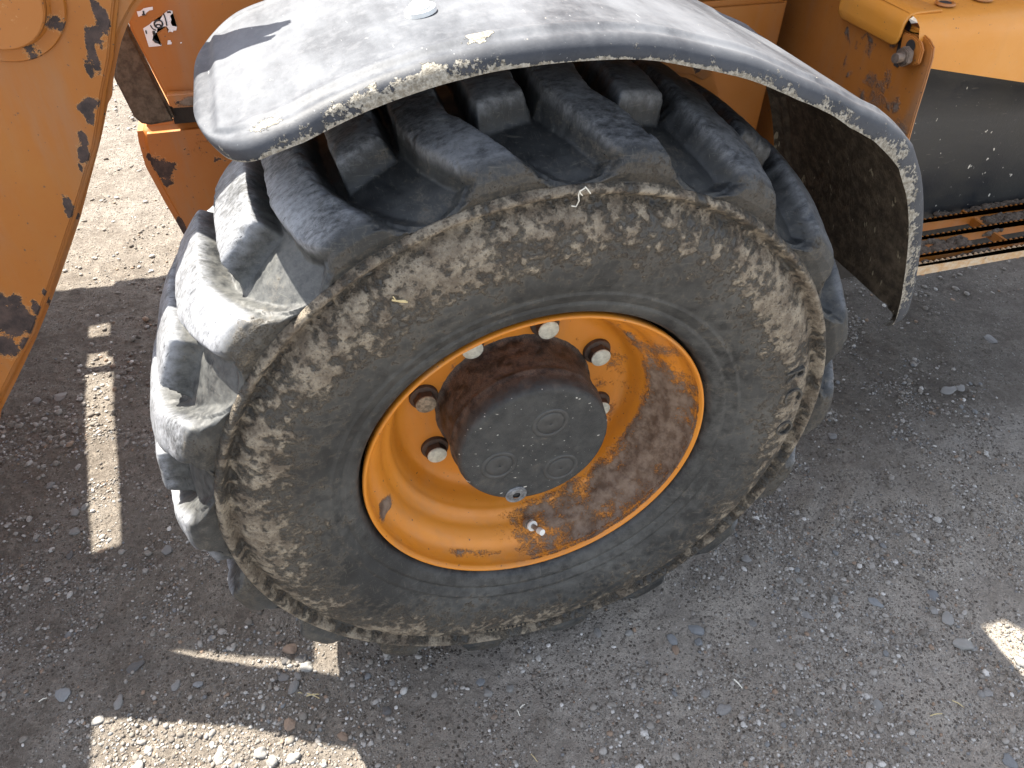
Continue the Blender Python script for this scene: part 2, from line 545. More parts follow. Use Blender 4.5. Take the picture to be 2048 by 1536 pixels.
def lathe_bm(prof, seg=96, center=(0, 0), bm=None):
    """profile [(r, y)] around the Y axis, centre (x, z); r = 0 ends close"""
    bm = bm or bmesh.new()
    rings = []
    for r, y in prof:
        if r <= 1e-6:
            rings.append([bm.verts.new((center[0], y, center[1]))])
        else:
            rings.append([bm.verts.new((center[0] + r * math.cos(t), y, center[1] + r * math.sin(t))) for t in [2 * math.pi * k / seg for k in range(seg)]])
    for a, b in zip(rings[:-1], rings[1:]):
        for k in range(seg):
            q = (k + 1) % seg
            if len(a) == 1:
                bm.faces.new((a[0], b[q], b[k]))
            elif len(b) == 1:
                bm.faces.new((a[k], a[q], b[0]))
            else:
                bm.faces.new((a[k], a[q], b[q], b[k]))
    return bm


def catmull(cp, n):
    cp = np.asarray(cp, float)
    d = np.r_[0, np.cumsum(np.linalg.norm(np.diff(cp, axis=0), axis=1))]
    t = np.linspace(0, d[-1], n)
    P = np.vstack([2 * cp[0] - cp[1], cp, 2 * cp[-1] - cp[-2]])
    out = []
    for tt in t:
        i = min(np.searchsorted(d, tt, side='right') - 1, len(cp) - 2)
        u = (tt - d[i]) / (d[i + 1] - d[i])
        p0, p1, p2, p3 = P[i], P[i + 1], P[i + 2], P[i + 3]
        out.append(.5 * ((2 * p1) + (-p0 + p2) * u + (2 * p0 - 5 * p1 + 4 * p2 - p3) * u * u + (-p0 + 3 * p1 - 3 * p2 + p3) * u ** 3))
    return np.array(out)


def empty(name, loc=(0, 0, 0), parent=None):
    o = bpy.data.objects.new(name, None)
    COL.objects.link(o); o.location = loc
    o.empty_display_size = 0.1
    if parent:
        o.parent = parent
    return o


# ================================================================== GROUND
def ground_h(x, y):
    h = -0.013 + (fbm(x * 2.2, y * 2.2, 3.0, 4) - 0.5) * 0.024
    h = h + (fbm(x * 14, y * 14, 9.0, 4) - 0.5) * 0.017
    h = h + (fbm(x * 55, y * 55, 1.0, 3) - 0.5) * 0.0065
    # tread prints pressed in behind the wheel
    w = sm(x, 0.12, 0.35) * (1 - sm(x, 0.9, 1.2)) * sm(y, -0.05, 0.10) * (1 - sm(y, 0.45, 0.6))
    h = h + w * 0.010 * (np.abs(((x * 9.0 + np.abs(y - .2) * 9 + fbm(x * 5, y * 5, 4., 2) * 1.6) % 1.0) - 0.5) * 2 - 0.5)
    return h


def axis_coords(lo, hi, step, far):
    c = list(np.arange(lo, hi, step))
    a = hi; s = step
    while a < far:
        c.append(a); s *= 1.18; a += s
    a = lo; s = step; pre = []
    while a > -far:
        s *= 1.18; a -= s; pre.append(a)
    return np.array(pre[::-1] + c)


gx = axis_coords(-1.35, 1.6, 0.0055, 160)
gy = axis_coords(-0.75, 1.5, 0.0055, 160)
GX, GY = np.meshgrid(gx, gy, indexing='ij')
near = np.exp(-((np.maximum(np.abs(GX) - 4, 0)) ** 2 + (np.maximum(np.abs(GY) - 4, 0)) ** 2))
GH = ground_h(GX, GY) * near
V = np.stack([GX, GY, GH], -1).reshape(-1, 3)
gme = np_mesh('ground', V, grid_faces(len(gx), len(gy)))
pale = sm(fbm(GX * 3, GY * 3, 2.0, 3), 0.34, 0.66) * (0.12 + 0.88 * sm(GX, -0.25, 0.35) * sm(.42 - GY, 0, .5))  # pale dust, faded out under the machine where shade is painted in
dark = sm(GX, .25, .6) * sm(GY, .0, .45) * .8 + .5 * np.exp(-((GX - .42) / .28) ** 2 - ((GY - .08) / .18) ** 2)  # shade under the machine and beside the tyre, put into the ground colour
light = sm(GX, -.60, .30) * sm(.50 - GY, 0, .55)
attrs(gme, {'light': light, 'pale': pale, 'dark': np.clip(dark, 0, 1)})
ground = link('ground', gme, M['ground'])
ground['kind'] = 'structure'
ground['label'] = 'packed grey-brown dirt with small gravel, shaded by the machine with sunlit patches at left'

# ------------------------------------------------------------------ gravel
def ico(sub):
    bm = bmesh.new()
    bmesh.ops.create_icosphere(bm, subdivisions=sub, radius=1)
    V_ = np.array([v.co[:] for v in bm.verts]); F_ = np.array([[v.index for v in f.verts] for f in bm.faces])
    bm.free()
    return V_, F_


def scatter(name, n, sub, rmin, rmax, power, region, seed, dens=None, sink=0.35):
    rg = np.random.RandomState(seed)
    V0, F0 = ico(sub)
    xs = []; ys = []
    while len(xs) < n:
        x = rg.uniform(region[0], region[1], n); y = rg.uniform(region[2], region[3], n)
        p = sm(.55 * fbm(x * 3.4, y * 3.4, 5.0, 3) + .45 * fbm(x * 17, y * 17, 2.0, 2), 0.44, 0.60)
        if dens is not None:
            p = p * dens(x, y)
        k = rg.rand(n) < p * 0.95 + 0.045
        k &= ~((np.hypot(x - 0.0, 0) < 0.16) & (y > 0.0) & (y < .36))
        xs += list(x[k]); ys += list(y[k])
    x = np.array(xs[:n]); y = np.array(ys[:n])
    r = rmin + (rmax - rmin) * rg.rand(n) ** power
    sc = np.stack([r * rg.uniform(.8, 1.45, n), r * rg.uniform(.7, 1.15, n), r * rg.uniform(.45, .85, n)], -1)
    a = rg.uniform(0, 6.283, n); ca, sa = np.cos(a), np.sin(a)
    jit = 1 + rg.uniform(-.20, .20, (n, len(V0), 1))
    P = V0[None] * jit * sc[:, None]
    X = P[..., 0] * ca[:, None] - P[..., 1] * sa[:, None] + x[:, None]
    Y = P[..., 0] * sa[:, None] + P[..., 1] * ca[:, None] + y[:, None]
    Z = P[..., 2] + (ground_h(x, y) + sc[:, 2] * (1 - 2 * sink * rg.rand(n)))[:, None] * 1.0 - sc[:, 2][:, None] * .25
    V_ = np.stack([X, Y, Z], -1).reshape(-1, 3)
    F_ = (F0[None] + (np.arange(n) * len(V0))[:, None, None]).reshape(-1, 3)
    me = np_mesh(name, V_, F_)
    attrs(me, {'tint': np.repeat(rg.rand(n) ** 1.3, len(V0)), 'hue': np.repeat(rg.rand(n), len(V0))})
    o = link(name, me, M['gravel'])
    o['kind'] = 'stuff'
    o['label'] = 'loose small gravel and grit scattered over the packed dirt'
    return o


scatter('gravel', 4600, 2, 0.0026, 0.0075, 2.4, (-1.3, 1.5, -0.62, 1.2), 3)
g4 = scatter('small_gravel', 15000, 1, 0.0020, 0.0048, 1.5, (-1.25, 1.4, -0.6, 1.0), 21)
g2 = scatter('fine_gravel', 40000, 1, 0.0009, 0.0030, 1.7, (-1.25, 1.3, -0.6, 0.9), 5)
g2['label'] = 'fine grit scattered over the packed dirt'
g3 = scatter('far_gravel', 9000, 1, 0.002, 0.009, 2.6, (-1.6, 2.4, 0.7, 3.6), 9)
g3['label'] = 'sparse gravel on the ground beyond the machine'

# ================================================================== WHEEL LOADER
loader = empty('wheel_loader')
loader['label'] = 'orange wheel loader seen close up at its muddy front wheel'
loader['category'] = 'wheel loader'

# ------------------------------------------------------------------ wheel > tyre
wheel = empty('wheel', (0, 0, WZ), loader)

NL = 18
PITCH = 360 / NL


def rt(v):
    return 0.568 - 5.03 * np.abs(v - .18) ** 2.85


def build_tyre():
    NPH = 2160
    v = np.concatenate([np.linspace(-.07, .02, 42)[:-1], np.linspace(.02, .26, 74)[:-1], np.linspace(.26, .43, 18)])
    vf = np.where(v > .18, .36 - v, v)                 # folded, near-side convention
    Tv = [-.07, -.05, -.03, -.015, 0, .02]
    Tr = [.4865, .499, .513, .5245, .5330, float(rt(.02))]
    Ty = [-.0155, -.0205, -.0205, -.014, -.001, .02]
    Fv = [-.07, -.05, -.03, 0, .03, .06, .1, .18]
    Fr = [.483, .487, .4925, .502, .510, .517, .5235, .5285]
    Fy = [-.0145, -.007, .002, .020, .040, .066, .103, .18]
    tr = np.where(vf > .02, rt(vf), np.interp(vf, Tv, Tr)); ty = np.where(vf > .02, vf, np.interp(vf, Tv, Ty))
    fr = np.interp(vf, Fv, Fr); fy = np.interp(vf, Fv, Fy)
    ty = np.where(v > .18, .36 - ty, ty); fy = np.where(v > .18, .36 - fy, fy)

    phi = np.arange(NPH) * 360 / NPH
    PH, VV = np.meshgrid(phi, v, indexing='ij')
    # small irregularity of the pitch
    Hx = [-.07, -.045, -.02, .01, .05, .088, .13, .40]
    Hd = [105.2, 102.8, 101.9, 104.2, 106.6, 108.2, 108.3, 108.3]
    Lx = [-.07, -.045, -.025, .006, .044, .08, .12, .40]
    Ld = [91.3, 93.6, 94.9, 96.6, 99.2, 101.4, 101.6, 101.6]

    def side(PHs, Vs, tip_extra=0.0):
        hi = np.interp(Vs, Hx, Hd); lo = np.interp(Vs, Lx, Ld)
        c = (hi + lo) / 2; hw = (hi - lo) / 2
        # nearest lug
        d = (PHs - c + PITCH / 2) % PITCH - PITCH / 2
        R0 = 0.54 * math.pi / 180
        # flank length corrected for edge slope
        dd = (hw - np.abs(d)) * R0
        slope = np.where(Vs < .09, .80, 1.0)
        dd = dd * slope
        tip = (.279 + .006 * (d / 3.4)) - Vs
        dist = np.minimum(dd, tip)
        fw = .0115 + .0095 * (1 - sm(Vs, -.01, .06))
        fw = fw + .010 * sm(.0 - Vs, 0, .06)
        m = 1 - sm(-dist / fw + .12, 0, 1.0)
        return m, dist

    wig = (fbm(np.cos(np.radians(PH)) * 9, VV * 20, np.sin(np.radians(PH)) * 9, 3) - .5) * 1.0 + (fbm(np.cos(np.radians(PH)) * 50, VV * 70, np.sin(np.radians(PH)) * 50, 3) - .5) * .55
    warp = np.interp(PH, [20, 55, 66, 86, 106, 125, 145, 168], [0, 1.2, 2.0, 1.8, 0, -2.3, -1.6, 0]) * sm(VV, -.01, .10)
    PHw = PH - warp + wig
    m1, d1 = side(PHw, VV)
    m2, d2 = side(PHw - 9.3, .36 - VV)
    m = np.maximum(m1, m2)
    dist = np.maximum(d1, d2)
    # worn, rounded upper edge of each lug
    round_ = np.where(m > .5, .0038 * np.exp(-np.clip(dist, 0, 1) / .0065), 0)
    r = fr + (tr - fr) * m - round_
    y = fy + (ty - fy) * m
    dirx = np.cos(np.radians(PH)); dirz = np.sin(np.radians(PH))
    # wear on tops
    chunk = fbm(dirx * 22, VV * 40, dirz * 22, 4)
    nick = sm(fbm(dirx * 48, VV * 85, dirz * 48, 3), .62, .74) * np.exp(-np.abs(dist) / .007)
    r = r + m * (chunk - .5) * .0034 - m * nick * .0045 - (1 - m) * (fbm(dirx * 14, VV * 22, dirz * 14, 3) - .5) * .004
    tread_m, tread_dist = m, dist

    # sidewall (near)
    cp = np.array([(.277, .046), (.2825, .026), (.2850, .012), (.2885, .001), (.2925, -.006), (.300, -.0105), (.309, -.0140), (.3135, -.0125),
                   (.318, -.0155), (.327, -.0200), (.3305, -.0215), (.334, -.0205), (.350, -.0265), (.375, -.0320), (.400, -.0335), (.425, -.0310),
                   (.445, -.0235), (.456, -.0140), (.4625, -.0085), (.4670, -.0095), (.4718, -.0185), (.4762, -.0240), (.4806, -.0232), (.4835, -.0190), (.4848, -.0150)])
    sw = catmull(cp, 112)
    sr = np.repeat(sw[None, :, 0], NPH, 0); sy = np.repeat(sw[None, :, 1], NPH, 0)
    PHs = np.repeat(phi[:, None], sw.shape[0], 1)
    cx = np.cos(np.radians(PHs)); cz = np.sin(np.radians(PHs))
    X = sr * cx; Z = sr * cz
    # mud cover: thick by the ridge, patchy further in, thin by the rim
    big = fbm(X * 7, 3.0, Z * 7, 4)
    med = fbm(X * 26, 8.0, Z * 26, 4)
    fine = fbm(X * 95, 2.0, Z * 95, 4)
    prof = np.interp(sr, [.30, .335, .36, .385, .41, .44, .457, .466, .473, .485], [-.40, -.30, -.12, .10, .30, .42, .40, .30, .42, .36])
    ang = PHs % 360
    bias = np.interp(ang, [0, 30, 60, 95, 135, 170, 205, 240, 270, 300, 330, 360],
                     [.12, .14, .12, .12, .08, .16, .16, .12, -.05, -.12, -.08, .10])
    strk = fbm(PHs * .55, sr * 150, 3.3, 4)
    mud = prof * 1.25 + bias * .8 + .19 + (big - .5) * .55 + (med - .5) * .65 + (fine - .5) * 1.0 + (strk - .5) * .65 + (fbm(X * 210, 5.0, Z * 210, 2) - .5) * .45
    crumb = np.clip(mud, 0, 1.0)
    thick = np.interp(sr, [.36, .42, .455, .466, .472, .485], [.0, .55, .9, .35, .12, .05]) * np.interp(ang, [0, 60, 90, 140, 230, 290, 330, 360], [.8, .9, 1.0, 1.2, 1.1, .35, .45, .8])
    disp = sm(mud, .35, .75) * thick * (.0008 + .0052 * np.clip(fine - .34, 0, 1) ** 1.0 + .0045 * np.clip(med - .42, 0, 1))
    sy = sy - disp
    # moulded lettering ring, almost worn away (plain raised bars and bows)
    sdust = np.clip(.35 + (big - .5) * 1.2, 0, 1)

    # buttress / tread attributes
    Xt = r * dirx; Zt = r * dirz
    bigt = fbm(Xt * 7, y * 7, Zt * 7, 4); medt = fbm(Xt * 26, y * 26, Zt * 26, 4)
    top = sm(tread_m, .6, .95)
    endface = top * (1 - sm(VV, -.022, .004))
    mudt = endface * .30 + (1 - top) * .02 + (bigt - .5) * .7 + (medt - .5) * .8 - .02 - .55 * top * sm(VV, -.012, .01)
    scuff_light = top * sm(VV, -.02, .006) * np.interp(PH, [20, 45, 112, 126, 230, 260], [.6, .50, .50, 1.0, 1.0, .8])  # real wear, with sunlit arc and fender shade painted in by angle
    fender_shade = np.interp(PH, [20, 50, 115, 128, 230, 260], [.75, .25, .25, 1.0, 1.0, .7])  # shade under the fender, painted as a thinner dust film
    tread_dust_shade = np.clip(.5 + (1 - top) * .35 + (bigt - .5), 0, 1) * fender_shade * np.where((PH > 45) & (PH < 122), .5, 1.0)  # real dust, cut back again where the fender shades the grooves
    finet = fbm(Xt * 95, y * 95, Zt * 95, 3)
    y = y - endface * sm(mudt, .3, .7) * .003 * np.clip(finet - .3, 0, 1)

    # far sidewall
    fs = catmull([(.4848, .3785), (.465, .378), (.43, .385), (.38, .392), (.33, .385), (.29, .370), (.262, .345)], 14)
    fr_ = np.repeat(fs[None, :, 0], NPH, 0); fy_ = np.repeat(fs[None, :, 1], NPH, 0)
    allr = np.concatenate([sr, r, fr_], 1); ally = np.concatenate([sy, y, fy_], 1)
    nb = allr.shape[1]
    A = np.radians(np.repeat(phi[:, None], nb, 1))
    # flattened where it stands on the ground
    Xa = allr * np.cos(A); Za = allr * np.sin(A)
    GZ = WZ + .013
    low = Za < -(GZ - .004)
    bulge = np.clip(-(GZ - .03) - Za, 0, .03)
    ally = ally - np.where(ally < .18, 1, -1) * bulge * .25
    Za = np.where(low, -(GZ - .004) + (Za + GZ - .004) * .12, Za)
    V_ = np.stack([Xa, ally, Za], -1).reshape(-1, 3)
    me = np_mesh('tyre', V_, grid_faces(NPH, nb, wrap_a=True, flip=True))
    zs = np.zeros_like(fr_)
    attrs(me, {'mud': np.concatenate([mud, mudt, zs + .2], 1), 'scuff': np.concatenate([sr * 0, scuff_light, zs], 1),
               'dust': np.concatenate([sdust, tread_dust_shade, zs + .4], 1)})
    o = link('tyre', me, M['rubber'], wheel)
    o['label'] = 'black lugged tyre with mud crusted on its sidewall'
    return o


tyre = build_tyre()

# ------------------------------------------------------------------ wheel > rim
def build_rim():
    cp = [(.270, .046), (.2765, .028), (.2805, .012), (.2818, .004), (.2810, -.0008), (.2790, -.0022), (.2768, -.0012), (.2753, .0020), (.2736, .0050), (.2742, .012),
          (.2722, .025), (.2670, .037), (.2560, .046), (.2500, .054), (.2455, .063), (.2415, .074), (.2350, .083), (.2290, .088), (.2245, .093), (.2220, .099),
          (.2185, .106), (.2150, .115), (.2110, .126), (.2050, .137), (.1960, .143), (.1850, .146), (.16, .147), (.12, .147), (.10, .147)]
    pr = catmull(cp, 110)
    N = 720
    phi = np.arange(N) * 2 * math.pi / N
    Rr = np.repeat(pr[None, :, 0], N, 0); Yy = np.repeat(pr[None, :, 1], N, 0); PHr = np.repeat(phi[:, None], len(pr), 1)
    # chips and dents along the lip
    X = Rr * np.cos(PHr); Z = Rr * np.sin(PHr)
    deg = np.degrees(PHr) % 360
    d2 = (deg + 180) % 360 - 180                     # -180..180, 0 = rear (right)
    big = fbm(X * 10, Yy * 10, Z * 10, 4); med = fbm(X * 34, Yy * 34, Z * 34, 4); fine = fbm(X * 120, Yy * 120, Z * 120, 3)
    barrel = sm(Rr, .218, .232) * (1 - sm(Rr, .2738, .2752))
    # heavy mud lies at the bottom and lower right of the barrel
    amt = np.interp(d2, [-180, -122, -104, -90, -60, -20, 10, 30, 48, 70, 180], [-.6, -.45, .12, .56, .78, .86, .74, .46, .12, -.4, -.6])
    mud = (amt + .10) - (1 - barrel) * .7 + (big - .5) * .75 + (med - .5) * .55 - .10
    lowstrip = np.exp(-((Rr - .270) / .005) ** 2) * np.interp(d2, [-150, -120, -60, 0, 20], [-.4, .45, .65, .2, -.4])
    mud = np.maximum(mud, lowstrip - .25 * (1 - np.exp(-((Rr - .270) / .005) ** 2)) + (med - .5) * .9)
    ribm = np.exp(-((Rr - .226) / .009) ** 2) * np.interp(d2, [-180, -100, -85, 0, 50, 70], [-1, -.4, .6, .65, .5, -.6])
    mud = np.maximum(mud, ribm + (med - .5) * .7)
    disc = (1 - sm(Rr, .205, .215))
    upleft = np.interp(deg, [85, 112, 140, 172, 190], [-.6, .28, .42, .22, -.7])
    right = np.interp(d2, [-60, -30, 20, 60, 80], [-.8, .30, .32, .20, -.8]) - .08
    mud = np.where(disc > .5, np.maximum(upleft, right) + (big - .5) * .8 + (med - .5) * .6, mud)
    clump = np.exp(-(((Rr - .262) / .012) ** 2 + ((deg - 197) / 3.2) ** 2)) * 1.5
    mud = mud + clump
    lipn = sm(Rr, .2740, .2755)
    mud = mud - lipn * .9
    th = sm(mud, .35, .8) * (.0008 + .006 * np.clip(fine - .35, 0, 1) + .006 * np.clip(med - .45, 0, 1)) * (1 - lipn)
    Yn = Yy - th * .6; Rn = Rr - th * .7
    rust = -0.6 + lipn * (.35 + (fbm(X * 60, 1., Z * 60, 3) - .5) * 1.2) * np.interp(deg, [70, 100, 150, 165], [0, 1, 1, 0]) * 1.3
    V_ = np.stack([Rn * np.cos(PHr), Yn, Rn * np.sin(PHr)], -1).reshape(-1, 3)
    me = np_mesh('rim', V_, grid_faces(N, len(pr), wrap_a=True, flip=True))
    attrs(me, {'mud': mud, 'rust': rust})
    o = link('rim', me, M['paint_rim'], wheel)
    o['label'] = 'orange steel rim with grey mud caked in its lower right side'
    return o


# raised letters moulded into the sidewall, half buried in mud
def sidewall_text(txt, deg, r, size, flip=False, raise_=.0016, rot_step=None):
    a = math.radians(deg)
    cu = bpy.data.curves.new('lettering', 'FONT')
    cu.body = txt; cu.size = size; cu.extrude = raise_; cu.align_x = 'CENTER'; cu.align_y = 'CENTER'
    cu.offset = -.0004
    tmp = bpy.data.objects.new('lettering_tmp', cu); COL.objects.link(tmp)
    bpy.context.view_layer.update()
    me = bpy.data.meshes.new_from_object(tmp)
    bpy.data.objects.remove(tmp)
    for k_ in ('mud', 'dust'):
        at = me.attributes.new(k_, 'FLOAT', 'POINT')
        at.data.foreach_set('value', np.full(len(me.vertices), .30 if k_ == 'mud' else .7, np.float32))
    o = link('lettering', me, None, wheel, smooth=False)
    me.materials.clear(); me.materials.append(M['rubber'])
    # text lies in its XY plane; bring it onto the sidewall facing -Y, tops pointing outward
    yy = float(np.interp(r, [.334, .35, .375, .40, .425, .445], [-.0205, -.0265, -.032, -.0335, -.031, -.0235]))
    up = Vector((math.cos(a), 0, math.sin(a))); nrm = Vector((0, -1, 0)); rt_ = up.cross(nrm)
    m = Matrix([[rt_.x, up.x, nrm.x, r * math.cos(a)], [rt_.y, up.y, nrm.y, yy - .0008], [rt_.z, up.z, nrm.z, r * math.sin(a)], [0, 0, 0, 1]])
    o.matrix_local = m
    return o


for tx, dg_, sz_ in (('R', 15.5, .046), ('C', 9.0, .046), ('O', 358.5, .044)):
    sidewall_text(tx, dg_, .420, sz_, raise_=.0042)
for i_, ch in enumerate('E40036R0271'):
    sidewall_text(ch, 262.2 - (i_ - 5) * -1.15, .424, .0085, raise_=.0030)

build_rim()

# hub
def build_hub():
    prof = [(.140, .1475), (.1345, .144), (.1325, .138), (.1310, .120), (.1300, .078), (.1312, .073), (.1318, .069), (.1300, .065), (.1288, .060), (.1282, .045), (.1265, .036), (.1225, .0305), (.117, .029), (.05, .029)]
    pr = np.array(prof)
    dense = []
    for a, b in zip(pr[:-1], pr[1:]):
        k = max(2, int(np.linalg.norm(b - a) / .003))
        dense += [a + (b - a) * t for t in np.linspace(0, 1, k, endpoint=False)]
    dense.append(pr[-1]); dense.append([.02, .029]); dense.append([.0005, .029])
    pr = np.array(dense)
    N = 360
    phi = np.arange(N) * 2 * math.pi / N
    Rr = np.repeat(pr[None, :, 0], N, 0); Yy = np.repeat(pr[None, :, 1], N, 0); A = np.repeat(phi[:, None], len(pr), 1)
    X = Rr * np.cos(A); Z = Rr * np.sin(A)
    side = sm(Yy, .033, .045)
    n = fbm(X * 70, Yy * 70, Z * 70, 4)
    Rn = Rr + side * (n - .5) * .0035
    me = np_mesh('hub', np.stack([Rn * np.cos(A), Yy, Rn * np.sin(A)], -1).reshape(-1, 3), grid_faces(N, len(pr), wrap_a=True, flip=True))
    attrs(me, {'face': 1 - sm(Yy, .046, .062)})
    o = link('hub', me, M['hub'], wheel)
    o['label'] = 'cylindrical hub with rusty side and dark grey face'
    return o


hub = build_hub()
ringmat = mat_simple('hub_casting', (0.052, 0.054, 0.054), 0.5, 0, 0.35, 60, 0.0005)
for (rr, dg) in ((.053, 64.1), (.0665, 203.7), (.080, 306.4)):
    c = (rr * math.cos(math.radians(dg)), rr * math.sin(math.radians(dg)))
    bm = lathe_bm([(.0315, .0296), (.0305, .0284), (.0285, .0277), (.0250, .0279), (.0235, .0286), (.0228, .0294), (.0225, .0288), (.0215, .0281), (.0030, .0281), (.0026, .0283), (.0022, .032), (0, .032)], 56, c)
    o = bm_obj('cast_boss', bm, ringmat, wheel, ang=50)
# drain plug
c = (.112 * math.cos(math.radians(254.2)), .112 * math.sin(math.radians(254.2)))
bm = lathe_bm([(.0190, .0310), (.0188, .0272), (.0178, .0262), (.0160, .0264), (.0148, .0272), (.0140, .0262), (.0125, .0256), (.0068, .0256)], 40, c)
hexr = [(c[0] + .0068 * math.cos(t), c[1] + .0068 * math.sin(t)) for t in [math.pi / 3 * k for k in range(6)]]
o = bm_obj('drain_plug', bm, mat_simple('plug_metal', (0.26, 0.27, 0.28), 0.45, 0.4, 0.55, 110, 0.0006), wheel, ang=40)
bm = prism_bm([(p[0], .0262, p[1]) for p in hexr], (0, .006, 0))
bmesh.ops.delete(bm, geom=[bm.faces[0]] if False else [], context='FACES')
o = bm_obj('plug_socket', lathe_bm([(.0066, .0259), (.0062, .0300), (0, .0300)], 6, c), M['dark'], wheel)

# bolts on the disc
for k in range(8):
    dg = 73.3 + 45 * k + (118.3 - 118.3)
    a = math.radians(dg)
    bc = Vector((.1635 * math.cos(a), 0, .1635 * math.sin(a)))
    bo = empty('wheel_bolt', (0, 0, 0), wheel)
    w = lathe_bm([(.0, .138), (.0180, .1385), (.0235, .1405), (.0245, .1435), (.0245, .1475)], 32, (bc.x, bc.z))
    bm_obj('washer', w, M['bolt_dark'], bo, ang=40)
    tw = random.Random(k).uniform(0, 1)
    hx = [(bc.x + .0190 * math.cos(tw + math.pi / 3 * i), .1385, bc.z + .0190 * math.sin(tw + math.pi / 3 * i)) for i in range(6)]
    bm_obj('hex_shank', prism_bm(hx, (0, -.0125, 0)), M['bolt_dark'], bo, bevel=.0008)
    hf = lathe_bm([(.0172, .1262), (.0170, .1242), (.0150, .1230), (0, .1226)], 24, (bc.x, bc.z))
    muddy = k in (2,) or abs(dg - 163.3) < 1
    bm_obj('bolt_face', hf, M['bolt_mud'] if muddy else M['bolt_face'], bo, ang=50)
    bo['label'] = 'wheel bolt with muddy face' if muddy else 'wheel bolt with pale painted face'

# valve stem
vb = Vector((.006, .064, -.243)); vt = Vector((.019, .026, -.2265))
d = (vt - vb)
bm = tube_bm([vb, vb + d * .18, vb + d * .19, vb + d * .36, vb + d * .37, vb + d * .86], [.0115, .0105, .0078, .0075, .0048, .0046], 16)
vo = bm_obj('valve_stem', bm, M['steel'], wheel)
bm = tube_bm([vb + d * .84, vb + d * .86, vb + d * 1.1], [.0062, .0064, .0060], 14)
bm_obj('valve_cap', bm, M['white_cap'], vo)
bm = tube_bm([vb + d * .30, vb + d * .40], [.0100, .0100], 16)
bm_obj('valve_nut', bm, M['white_cap'], vo)

